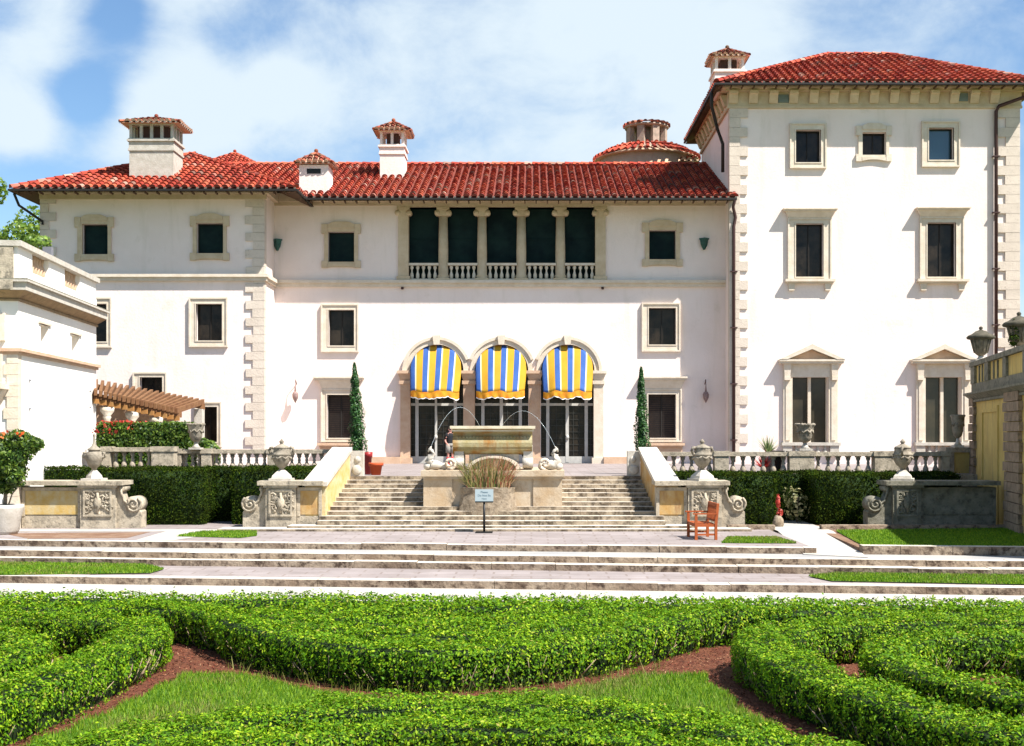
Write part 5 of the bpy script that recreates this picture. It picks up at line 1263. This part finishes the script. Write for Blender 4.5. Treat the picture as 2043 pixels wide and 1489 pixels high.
# reeds in the fountain planter
def reeds():
    c = (px(975,38.6), 38.62, pz(972,38.6)); t = thing('reeds', c, 'clump of green and reddish reeds in front of the fountain basin', 'reeds'); g = random.Random(9); V = []; idx = []
    for i in range(760):
        u = g.uniform(-1, 1); X = c[0]+u*.66; Y = c[1]+g.uniform(-.22,.22); Z = c[2]-.05; h = g.uniform(.35, 1.12)*(1-.25*u*u); lx = u*.30+g.uniform(-.2,.2); ly = g.uniform(-.15,.15); w = .011
        pr = Vector((X,Y,Z)); k = 3
        for j in range(k):
            s_ = (j+1)/k; q = Vector((X+lx*s_*s_, Y+ly*s_*s_, Z+h*s_)); w0, w1 = w*(1-.25*j), w*(1-.25*(j+1)); V += [pr-Vector((w0,0,0)), pr+Vector((w0,0,0)), q+Vector((w1,0,0)), q-Vector((w1,0,0))]; idx.append(0 if g.random() > .35+.3*u else 1); pr = q
    quads_obj('leaves', np.array([tuple(v) for v in V]), [reedm, reedr], t, np.array(idx))
reeds()

# ---------------------------------------------------------------- pergola
def pergola():
    A0 = Vector((px(186,46.5), 46.5, pz(790,46.5))); A1 = Vector((px(360,50.5), 50.5, pz(828,50.5)))     # front beam
    B0 = Vector((px(186,50.0), 50.0, pz(771,50.0))); B1 = Vector((px(407,54.0), 54.0, pz(812,54.0)))     # back beam
    t = thing('pergola', (A0.x, A0.y, T), 'sloping orange timber pergola between the pavilion and the left block', 'pergola')
    def beam(q, a, b, w, h):
        tt = (b-a).normalized(); s = tt.cross(Vector((0,0,1))).normalized()*w/2; up = Vector((0,0,h/2)); q.add([a-s-up,a+s-up,b+s-up,b-s-up,a-s+up,a+s+up,b+s+up,b-s+up], [(0,3,2,1),(4,5,6,7),(0,1,5,4),(1,2,6,5),(2,3,7,6),(3,0,4,7)])
    for a, b in ((A0,A1),(B0,B1)): q = MB(); beam(q, a, b, .16, .22); q.build('beam', pergw, t)
    n = 19
    for i in range(n):
        u = (i+.5)/n; a = A0.lerp(A1, u); b = B0.lerp(B1, u); dv = (b-a).normalized(); q = MB(); beam(q, a-dv*.35+Vector((0,0,.18)), b+dv*.3+Vector((0,0,.18)), .12, .22); q.build('rafter', pergw, t)
    for i in range(13):
        u = (i+.5)/13; a = A0.lerp(A1, u)-Vector((0,.1,.17)); MB().box(a.x-.12, a.x+.12, a.y-.08, a.y+.04, a.z-.10, a.z+.08).build('joist_end', yel2, t)
    for u in (.12, .40, .68, .95):
        a = A0.lerp(A1, u); q = MB(); h = a.z-.3-T
        q.lathe([(.18,0),(.18,.15),(.13,.2),(.12,h-.5),(.16,h-.42),(.13,h-.36),(.26,h-.2),(.27,h-.05),(.14,h)], (a.x, a.y+.3, T), 12); q.box(a.x-.33, a.x+.05, a.y+.25, a.y+.6, T+h-.75, T+h-.68); q.build('column', trimw, t)
    q = MB(); xa, xb = px(188,51.2), px(348,51.2); zt_ = lambda u: pz(803+36*u,51.2)
    for i in range(5):
        u0, u1 = i/5, (i+1)/5; X0_, X1_ = xa+(xb-xa)*u0, xa+(xb-xa)*u1; q.box(X0_, X1_, 51.2, 51.5, T, zt_(u0)); q.box(X0_-.05, X1_-.02, 51.05, 51.2, zt_(u0)-.14, zt_(u0)-.02)
    q.build('stepped_parapet', pinkst, t)
    a = B1; q = MB(); q.box(a.x-.35, a.x+.0, a.y-.3, a.y+.1, T, a.z-.1); q.build('corner_post', palest, t)
yel2 = mat('pale_joist_end', (.28,.15,.05), .8, (.34,.15,.04), 4)
pergola()

# ---------------------------------------------------------------- sign, bench, person
def sign():
    d = 36.3; X = px(966,d); z = .668; t = thing('sign', (X, d, z), 'small silver notice plate on a black stand at the foot of the stairs', 'sign')
    MB().slab([(X-.25,d-.2),(X+.25,d-.2),(X+.25,d+.2),(X-.25,d+.2)], z, z+.03).build('base', black, t)
    q = MB(); q.tube([(X,d,z+.02),(X,d,z+.9)], .035, 8); q.box(X-.27, X+.27, d-.05, d-.0, z+.89, z+.925); q.build('post', black, t)
    tilt = Matrix.Translation((X, d-.02, z+.925)) @ Matrix.Rotation(R(-12), 4, 'X')
    q = MB(); q.box(-.27,.27,-.01,.01,0,.36,0,tilt); pl = q.build('plate', silver, t)
    lines = [('Please', .245, .085), ('Do Not Sit', .145, .085), ('Here', .055, .07)]
    allv, allf = [], []
    for s_, zz, sz in lines:
        cu = bpy.data.curves.new('txt', 'FONT'); cu.body = s_; cu.size = sz; cu.align_x = 'CENTER'; cu.extrude = .001
        ob = bpy.data.objects.new('txt', cu); COL.objects.link(ob); dg = bpy.context.evaluated_depsgraph_get(); me = bpy.data.meshes.new_from_object(ob.evaluated_get(dg))
        M = tilt @ Matrix.Translation((0,-.013,zz)) @ Matrix.Rotation(R(90), 4, 'X'); b = len(allv)
        allv += [tuple(M @ v.co) for v in me.vertices]; allf += [tuple(i+b for i in p.vertices) for p in me.polygons]
        bpy.data.objects.remove(ob); bpy.data.curves.remove(cu); bpy.data.meshes.remove(me)
    q = MB(); q.add(allv, allf); q.build('lettering', ink, pl)
sign()
def bench():
    t = thing('garden_bench', (0,0,0), 'slatted orange teak garden bench facing the stairs', 'bench', local=True)
    L_, Dp = 1.15, .62      # local: length along y, faces -x
    for yy in (0, L_-.07):
        for nm, x, h in (('leg', 0, .70), ('leg', Dp-.07, 1.0)):
            q = MB(); lean = .06 if h > .9 else 0
            q.add([(x,yy,0),(x+.075,yy,0),(x+.075,yy+.07,0),(x,yy+.07,0),(x,yy,.43),(x+.075,yy,.43),(x+.075,yy+.07,.43),(x,yy+.07,.43),(x+lean,yy,h),(x+.07+lean,yy,h),(x+.07+lean,yy+.07,h),(x+lean,yy+.07,h)], [(0,3,2,1),(0,1,5,4),(1,2,6,5),(2,3,7,6),(3,0,4,7),(4,5,9,8),(5,6,10,9),(6,7,11,10),(7,4,8,11),(8,9,10,11)]); q.build('leg', wood, t)
        q = MB(); q.box(-.05, Dp, yy-.01, yy+.08, .70, .735); q.build('armrest', wood, t)
        q = MB(); q.box(.075, Dp-.07, yy+.015, yy+.055, .36, .43); q.box(.075, Dp-.07, yy+.015, yy+.055, .12, .17); q.build('rail', wood, t)
    q = MB()
    for i in range(6): q.box(.0+i*.093, .075+i*.093, .071, L_-.071, .43, .455)
    q.box(.02, .05, .071, L_-.071, .35, .425); q.box(Dp-.05, Dp-.02, .071, L_-.071, .35, .425); q.build('seat', wood, t)
    q = MB(); q.box(Dp-.0, Dp+.045, .071, L_-.071, .92, 1.0); q.box(Dp-.06, Dp-.02, .071, L_-.071, .50, .56)
    n = 11
    for i in range(n): yy = .1+(L_-.24)*i/(n-1); q.add([(Dp-.055,yy,.56),(Dp-.03,yy,.56),(Dp-.03,yy+.045,.56),(Dp-.055,yy+.045,.56),(Dp+.005,yy,.92),(Dp+.03,yy,.92),(Dp+.03,yy+.045,.92),(Dp+.005,yy+.045,.92)], [(0,1,5,4),(1,2,6,5),(2,3,7,6),(3,0,4,7)])
    q.build('backrest', wood, t)
    t.location = (4.50, 33.75, .668); t.rotation_euler = (0,0,R(4))
bench()
def person():
    X, Y = px(898,55.5), 55.5; t = thing('person', (X, Y, T), 'person in black shirt and grey shorts standing behind the fountain by the left door', 'person', local=True)
    V, E, Rr = [], [], []
    def v(p, r): V.append(p); Rr.append(r); return len(V)-1
    def chain(s, pts):
        for p, r in pts: n = v(p, r); E.append((s, n)); s = n
        return s
    pel = v((0,0,.95), .15)
    ch = chain(pel, [((0,0,1.10), .135), ((0,0,1.27), .155), ((0,0,1.38), .13)])
    neck = chain(ch, [((0,-.01,1.46), .055), ((0,-.015,1.50), .055)])
    chain(neck, [((0,-.02,1.56), .085), ((0,-.02,1.63), .095), ((0,-.01,1.69), .07)])
    for s in (-1, 1):
        chain(pel, [((s*.10,0,.88), .095), ((s*.11,-.01,.68), .078), ((s*.11,-.015,.48), .058), ((s*.115,.0,.32), .056), ((s*.12,.02,.10), .038), ((s*.12,0,.05), .04), ((s*.13,-.13,.03), .035)])
        sh = chain(ch, [((s*.17,0,1.38), .065), ((s*.23,.0,1.22), .05), ((s*.27,-.02,1.08), .042), ((s*.25,-.14,.96), .034), ((s*.24,-.21,.92), .03)])
        for k in range(4): f = (k-1.5)*.018; chain(sh, [((s*.24+f,-.25,.905), .010), ((s*.24+f,-.285,.885-.004*k), .009), ((s*.24+f,-.29,.86), .008)])
        chain(sh, [((s*.24-s*.035,-.22,.90), .011), ((s*.24-s*.045,-.245,.88), .009)])
    me = bpy.data.meshes.new('body'); me.from_pydata(V, E, []); o = bpy.data.objects.new('body', me); COL.objects.link(o); o.parent = t; me.materials.append(skin)
    m = o.modifiers.new('skin', 'SKIN'); 
    for i, r in enumerate(Rr): me.skin_vertices[0].data[i].radius = (r, r*.85)
    me.skin_vertices[0].data[0].use_root = True
    o.modifiers.new('sub', 'SUBSURF').render_levels = 1
    dg = bpy.context.evaluated_depsgraph_get()
    def cloth(name, ma, prof, arms=False):
        q = MB(); q.lathe(prof, (0,0,0), 16, 0, 1, .72)
        if arms:
            for s in (-1,1): q.tube([(s*.13,0,1.40),(s*.2,0,1.34),(s*.245,0,1.18)], [.085,.082,.072], 10)
        else:
            for s in (-1,1): q.tube([(s*.09,0,.93),(s*.11,-.005,.74),(s*.115,-.01,.55)], [.115,.11,.105], 12)
        q.build(name, ma, t)
    cloth('shirt', shirt, [(.17,.90),(.185,1.0),(.175,1.12),(.20,1.28),(.19,1.38),(.11,1.44),(.06,1.46)], True)
    cloth('shorts', shorts, [(.17,.84),(.19,.9),(.18,1.0)])
    for s in (-1,1): MB().tube([(s*.115,0,.36),(s*.118,.01,.2),(s*.12,.02,.08)], [.066,.056,.05], 10).build('sock', sockm, t)
    for s in (-1,1): q = MB(); q.ball((s*.125,-.05,.04), .055, .14, .045); q.build('shoe', sockm, t)
    q = MB(); q.ball((0,.0,1.655), .105, .115, .105, 12, 8); q.build('hair', hairm, t)
    q = MB(); q.ball((0,-.115,1.60), .015,.02,.025,6,4); q.ball((-.095,-.02,1.61), .012,.02,.03,6,4); q.ball((.095,-.02,1.61), .012,.02,.03,6,4); q.build('face_features', skin, t)
    q = MB(); 
    for s in (-1,1): q.ball((s*.033,-.098,1.625), .012,.008,.007,6,4)
    q.box(-.025,.025,-.103,-.095,1.555,1.562); q.build('eyes_and_mouth', mat('dark_features', (.12,.03,.03), .5), t)
    t.location = (X, Y, T); t.rotation_euler = (0,0,R(35))
person()

# ---------------------------------------------------------------- parterre hedges
def band(label, path, w, h, dens, size, seed, closed=False, name='parterre_hedge', group='low clipped hedges of the parterre'):
    """clipped hedge following a polyline; wavy top, soft shoulders, leaves on all sides, twigs at the foot"""
    pts = [Vector((x, y, 0)) for x, y in path]
    # resample
    seg = [0]
    for i in range(1, len(pts)): seg.append(seg[-1]+(pts[i]-pts[i-1]).length)
    Ltot = seg[-1]; n = max(6, int(Ltot/.16)); sp = []
    for k in range(n+1):
        s_ = Ltot*k/n; i = max(0, min(len(pts)-2, next((j for j in range(1, len(seg)) if seg[j] >= s_-1e-9), len(seg)-1)-1)); sp.append(pts[i].lerp(pts[i+1], (s_-seg[i])/max(1e-6, seg[i+1]-seg[i])))
    sp = [sp[0]]+[(sp[i-1]+sp[i]*2+sp[i+1])/4 for i in range(1, n)]+[sp[-1]]
    prof = [(-.38,0),(-.45,.15),(-.50,.42),(-.50,.78),(-.47,.95),(-.38,1.0),(-.12,1.01),(.12,1.01),(.38,1.0),(.47,.95),(.50,.78),(.50,.42),(.45,.15),(.38,0)]
    g = np.random.default_rng(seed); vs = []; m = len(prof); cum = 0
    tang = []
    for k in range(n+1):
        tg = (sp[min(k+1, n)]-sp[max(k-1, 0)]).normalized(); tang.append(tg)
        nn = Vector((-tg.y, tg.x, 0)); e = min(1, .55+.45*min(k, n-k)/3) if not closed else 1
        for (a, b) in prof:
            p = sp[k]-nn*a*w*e; vs.append((p.x, p.y, b*h*(.97+.03*e)))
    P0 = np.array(vs); nz_ = hash_noise(P0*np.array([1,1,.6]), 2.6, seed)
    ex = MB(); fs = [(k*m+j, (k+1)*m+j, (k+1)*m+j+1, k*m+j+1) for k in range(n) for j in range(m-1)]
    if not closed: fs += [tuple(range(m)), tuple(range(n*m+m-1, n*m-1, -1))]
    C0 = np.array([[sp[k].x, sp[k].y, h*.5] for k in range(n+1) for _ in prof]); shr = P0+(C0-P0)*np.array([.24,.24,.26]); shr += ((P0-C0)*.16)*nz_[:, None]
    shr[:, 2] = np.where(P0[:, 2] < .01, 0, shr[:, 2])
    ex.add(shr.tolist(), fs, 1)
    # leaves on the lateral surface, sampled by area
    Q = []; NN = []
    dens *= 1.45
    for (aa, bb, cc, dd) in [f for f in fs if len(f) == 4]:
        A, B, C, D = P0[aa], P0[bb], P0[cc], P0[dd]; nv = np.cross(B-A, D-A); ar = np.linalg.norm(nv); nv = nv/(ar+1e-9)
        k = dens*ar; k = int(k)+(1 if g.random() < k-int(k) else 0)
        if (A[2]+C[2])/2 < h*.3: k = int(k*.45)
        if k == 0: continue
        u, v_ = g.random((k,1)), g.random((k,1)); q = A+(B-A)*u+(D-A)*v_; Q.append(q); NN.append(np.tile(nv, (k,1)))
    if not closed:
        for k_, sgn in ((0,-1), (n,1)):
            kk = int(dens*w*h); tg = tang[k_]; nn = Vector((-tg.y, tg.x, 0)); a = g.uniform(-.42,.42,kk)*w*.7; b = g.uniform(.1,1,kk)*h
            q = np.stack([sp[k_].x-nn.x*a+tg.x*sgn*.05, sp[k_].y-nn.y*a+tg.y*sgn*.05, b], 1); Q.append(q); NN.append(np.tile(np.array([tg.x*sgn, tg.y*sgn, 0]), (kk,1)))
    Q = np.concatenate(Q); NN = np.concatenate(NN)
    c0 = NN.mean(0)
    # make normals face outwards
    cp = np.array([[p.x, p.y] for p in sp]); j = np.argmin(((Q[:, None, :2]-cp[None, ::3])**2).sum(2), 1) if len(Q)*len(cp) < 9e7 else None
    if j is not None:
        out = np.concatenate([Q[:, :2]-cp[::3][j], (Q[:, 2]-h*.5)[:, None]], 1); flip = (out*NN).sum(1) < 0; NN[flip] *= -1
    cl = hash_noise(Q*np.array([1,1,.6]), 2.6, seed); cl2 = hash_noise(Q, 9, seed+3)
    Q += NN*(cl*.075+cl2*.085-np.abs(g.normal(.0, .045, len(Q)))+.03)[:, None]
    # a few shoots standing up
    sh = g.random(len(Q)) < .03; Q[sh, 2] += g.uniform(.02, .09, sh.sum())
    NN2 = NN+np.array([0,0,.18]); Vv = leaf_mesh(Q, NN2, size, .5, .5, seed)
    t = thing(name, (sp[n//2].x, sp[n//2].y, 0), label, 'hedge', group)
    quads_obj('foliage', Vv, [boxleaf, core], t, None, ex)
    tw = MB(); r = random.Random(seed)
    for k in range(int(Ltot*9)):
        i = r.randrange(len(sp)); p = sp[i]; tg = tang[i]; nn = Vector((-tg.y, tg.x, 0)); s_ = r.choice((-1,1)); a = p+nn*s_*w*.30; b = p+nn*s_*w*(.46+r.uniform(0,.1))+tg*r.uniform(-.25,.25)
        tw.tube([(a.x,a.y,0.01), ((a.x+b.x)/2, (a.y+b.y)/2, h*.25), (b.x,b.y,h*r.uniform(.35,.75))], [.012,.009,.004], 4)
    if tw.v: tw.build('twigs', twig, t, recalc=False)['kind'] = 'stuff'
    return t
def arc(cx, cy, r, a0, a1, n=36): return [(cx+r*math.cos(R(a0+(a1-a0)*i/n)), cy+r*math.sin(R(a0+(a1-a0)*i/n))) for i in range(n+1)]
AX = -1.32; HH = .60
def bow(hw, y0, rise, wing=None):   # shallow bow swept out at both ends
    n = 30; P = [(AX+hw*t, y0+rise*abs(t)**1.8) for t in [-1+2*i/n for i in range(n+1)]]
    if wing: P = [(AX-hw-1.7, wing+.05), (AX-hw-.7, wing-.15)]+P+[(AX+hw+.7, wing-.35), (AX+hw+1.7, wing-.4)]
    return P
band('outer curved hedge bowing towards the camera in the centre', bow(4.0, 17.28, 3.5, 21.5), .72, HH, 1150, .054, 101)
band('second curved hedge inside the central bow', bow(3.35, 18.42, 2.6), .60, HH, 900, .058, 102)
band('third curved hedge inside the central bow', bow(2.6, 19.4, 1.7), .56, HH, 850, .058, 103)
band('innermost curved hedge of the central bow', bow(1.7, 20.3, .8), .56, HH, 850, .058, 116)
band('straight hedge along the foot of the wide steps, left half', [(-22, 22.9), (-12, 22.75), (-6, 22.55), (-1.3, 22.35)], .85, HH, 560, .066, 104)
band('straight hedge along the foot of the wide steps, right half', [(-1.3, 22.35), (5, 22.0), (12, 21.45), (20, 20.95)], .85, HH, 560, .066, 105)
band('second straight hedge row behind the left bed', [(-20, 21.75), (-12, 21.6), (-6.2, 21.55)], .66, HH, 560, .066, 117)
band('second straight hedge row behind the right bed', [(3.9, 21.0), (8, 20.75), (14, 20.3)], .66, HH, 560, .066, 118)
band('short hedge row closing the top of the central bow', [(-4.2, 21.65), (-1.3, 21.6), (1.8, 21.5)], .56, HH, 560, .066, 119)
band('front hedge arching away from the camera at the bottom edge', arc(-.78, 9.6, 4.15, 10, 170, 52), .74, HH, 1900, .044, 106)
band('second front hedge nested inside the arching one', arc(-.78, 9.6, 3.2, 15, 165, 44), .62, HH, 1900, .044, 107)
band('curved hedge bounding the left bed with its rounded end near the path', [(-6.9,11.6), (-6.4,13.2), (-6.15,14.8), (-6.02,16.2), (-5.9,17.6), (-5.86,18.7), (-6.15,19.6), (-7.3,20.15), (-10,20.45), (-14,20.6)], .72, HH, 1300, .05, 108)
band('inner curved hedge of the left bed', [(-8.3,12.3),(-7.55,13.9),(-7.15,15.4),(-7.05,16.8),(-7.25,17.9),(-7.9,18.7),(-9.4,19.1),(-13,19.4)], .62, HH, 1000, .056, 109)
band('farther hedge loop behind the left bed', [(-9.3,14.2),(-8.35,15.6),(-8.1,16.8),(-8.5,17.7),(-9.6,18.15),(-13,18.4)], .62, HH, 560, .07, 110)
band('outermost hedge loop at the left edge', [(-10.3,15.8),(-9.6,16.5),(-10.0,17.1),(-11.4,17.3),(-13.5,17.4)], .6, HH, 500, .07, 111)
band('curved hedge bounding the right bed with its rounded end near the path', [(5.6,11.4), (4.7,12.8), (4.05,14.1), (3.65,15.4), (3.42,16.6), (3.32,17.6), (3.5,18.5), (4.4,19.3), (6.5,19.75), (12,19.6)], .78, HH, 1300, .05, 112)
band('inner curved hedge of the right bed', [(7.0,12.9),(5.75,14.2),(5.05,15.5),(4.8,16.6),(5.1,17.6),(6.1,18.3),(8,18.6),(12,18.6)], .64, HH, 1000, .056, 113)
band('short hedge behind the bare soil of the right bed', [(9.2,14.6),(7.9,15.5),(7.0,16.3),(6.9,17.0),(7.8,17.5),(12,17.6)], .62, HH, 560, .07, 114)
# grass
def lawn(name, label, inside, bbox, z, n, h, seed, mix=(blade, blade_dry), w=.006, wide=1.0):
    g = np.random.default_rng(seed); x0, x1, y0, y1 = bbox; P = np.stack([g.uniform(x0,x1,n), g.uniform(y0,y1,n)], 1); P = P[inside(P[:,0], P[:,1])]; n = len(P)
    a = g.uniform(0, 2*np.pi, n); hh = h*g.uniform(.5, 1.25, n); ww = w*g.uniform(.7, 1.3, n); le = g.uniform(-.5,.5,(n,2))*hh[:,None]
    b = np.stack([P[:,0], P[:,1], np.full(n, z)], 1); s = np.stack([np.cos(a)*ww, np.sin(a)*ww, np.zeros(n)], 1)
    tp = b+np.stack([le[:,0], le[:,1], hh], 1); V = np.stack([b-s, b+s, tp+s*.25, tp-s*.25], 1).reshape(-1,3)
    idx = (hash_noise(b, 1.3, seed)+g.normal(0,.35,n) > .42).astype(int)
    o = quads_obj(name, V, list(mix), None, idx); o['kind'] = 'stuff'; o['label'] = label; o['category'] = 'grass'; return o
dist = lambda x, y, cx, cy: np.hypot(x-cx, y-cy)
def centre_lawn(x, y):
    s = np.abs(x-AX); j = .05*np.sin(x*9+y*5)
    xl = np.interp(y, [11.5,13.5,15.5,17.2,18.4], [4.9,4.05,3.62,3.38,3.3])-AX  # inner side of the mulch strip, right
    return (y < 16.92+3.5*np.abs((x-AX)/4.3)**1.8-.40-j) & (dist(x, y, -.78, 9.6) > 4.2) & (s < xl-.75+j) & (y < 18.3)
G0 = [(AX-1.9,0)]
lawn('lawn', 'bright green grass between the curved hedges', centre_lawn, (-7, 5, 11, 18.7), 0.0, 190000, .075, 201)
mb = MB(); xs_ = np.arange(-6.4, 4.0, .1); cells = []
for X in xs_:
    for Y in np.arange(11.2, 18.7, .1):
        if centre_lawn(np.array([X+.05]), np.array([Y+.05]))[0]: mb.add([(X,Y,.008),(X+.1,Y,.008),(X+.1,Y+.1,.008),(X,Y+.1,.008)], [(0,1,2,3)])
structure(mb.build('turf', turf, recalc=False))
def poly_lawn(name, label, poly, z, n, h, seed, mix=(blade, blade_dry), w=.011):
    P = np.array(poly)
    def ins(x, y):
        c = np.zeros(len(x), bool); m = len(P)
        for i in range(m):
            a, b = P[i], P[(i+1)%m]; k = (a[1] > y) != (b[1] > y); c ^= k & (x < (b[0]-a[0])*(y-a[1])/(b[1]-a[1]+1e-12)+a[0])
        return c
    sheet(name+'_turf', [tuple(p) for p in P], z, turf)
    lawn(name, label, ins, (P[:,0].min(), P[:,0].max(), P[:,1].min(), P[:,1].max()), z, n, h, seed, mix, w)
def W(x, y, L_): d = F*L_/(y-HY); return (px(x, d), d)
L1 = 3.37; poly_lawn('grass_strip', 'strip of grass on the lower wide step at the left', [W(-60,1149,L1),W(300,1144,L1),W(328,1136,L1),W(280,1126,L1),W(-60,1120,L1)], .240, 24000, .05, 210)
poly_lawn('grass_strip', 'strip of grass on the lower wide step at the right', [W(2110,1168,L1),W(1660,1160,L1),W(1612,1150,L1),W(1680,1144,L1),W(2110,1144,L1)], .240, 24000, .05, 211)
L1 = 2.92
poly_lawn('grass_patch', 'small oval grass patch left of the stairs', [W(352,1070,L1),W(400,1061,L1),W(512,1059,L1),W(512,1069,L1),W(480,1073,L1)], .676, 8000, .05, 212)
poly_lawn('grass_patch', 'small grass wedge beside the bench', [W(1440,1083,L1),W(1452,1072,L1),W(1550,1072,L1),W(1590,1084,L1)], .676, 8000, .05, 213)
poly_lawn('grass_patch', 'deep green lawn in front of the dark pedestal wall', [(px(1732,31.3),31.35),(px(1668,36.8),36.8),(14.6,37.5),(16,33),(16,31.0)], .676, 60000, .06, 214, (blade, blade))
# bark chips
g = np.random.default_rng(5); n = 60000; P = np.stack([g.uniform(-9,9,n), g.uniform(11,21,n), g.uniform(.004,.02,n)], 1)
P = P[~centre_lawn(P[:,0], P[:,1])]; V = leaf_mesh(P, np.tile([0,0,1.], (len(P),1)), .045, .35, .35, 6); o = quads_obj('bark_mulch', V, [chipm]); tag(o, 'reddish bark mulch on the paths between the hedges', 'mulch', kind='stuff')
g = np.random.default_rng(15); n = 5000; P = np.stack([g.uniform(-6.5,5,n), g.uniform(12,20,n), g.uniform(.004,.01,n)], 1); a = np.abs(dist(P[:,0],P[:,1],AX,21.1)-4.5) < .35; P = P[a]
lawn('weeds', 'sparse weeds growing at the foot of the curved hedge', lambda x, y: (np.abs(y-(16.92+3.5*np.abs((x-AX)/4.3)**1.8-.15)) < .25) & (y < 19.0), (-6, 4, 16, 19.6), 0.0, 3500, .16, 220, (blade_dry, blade_dry), .006)
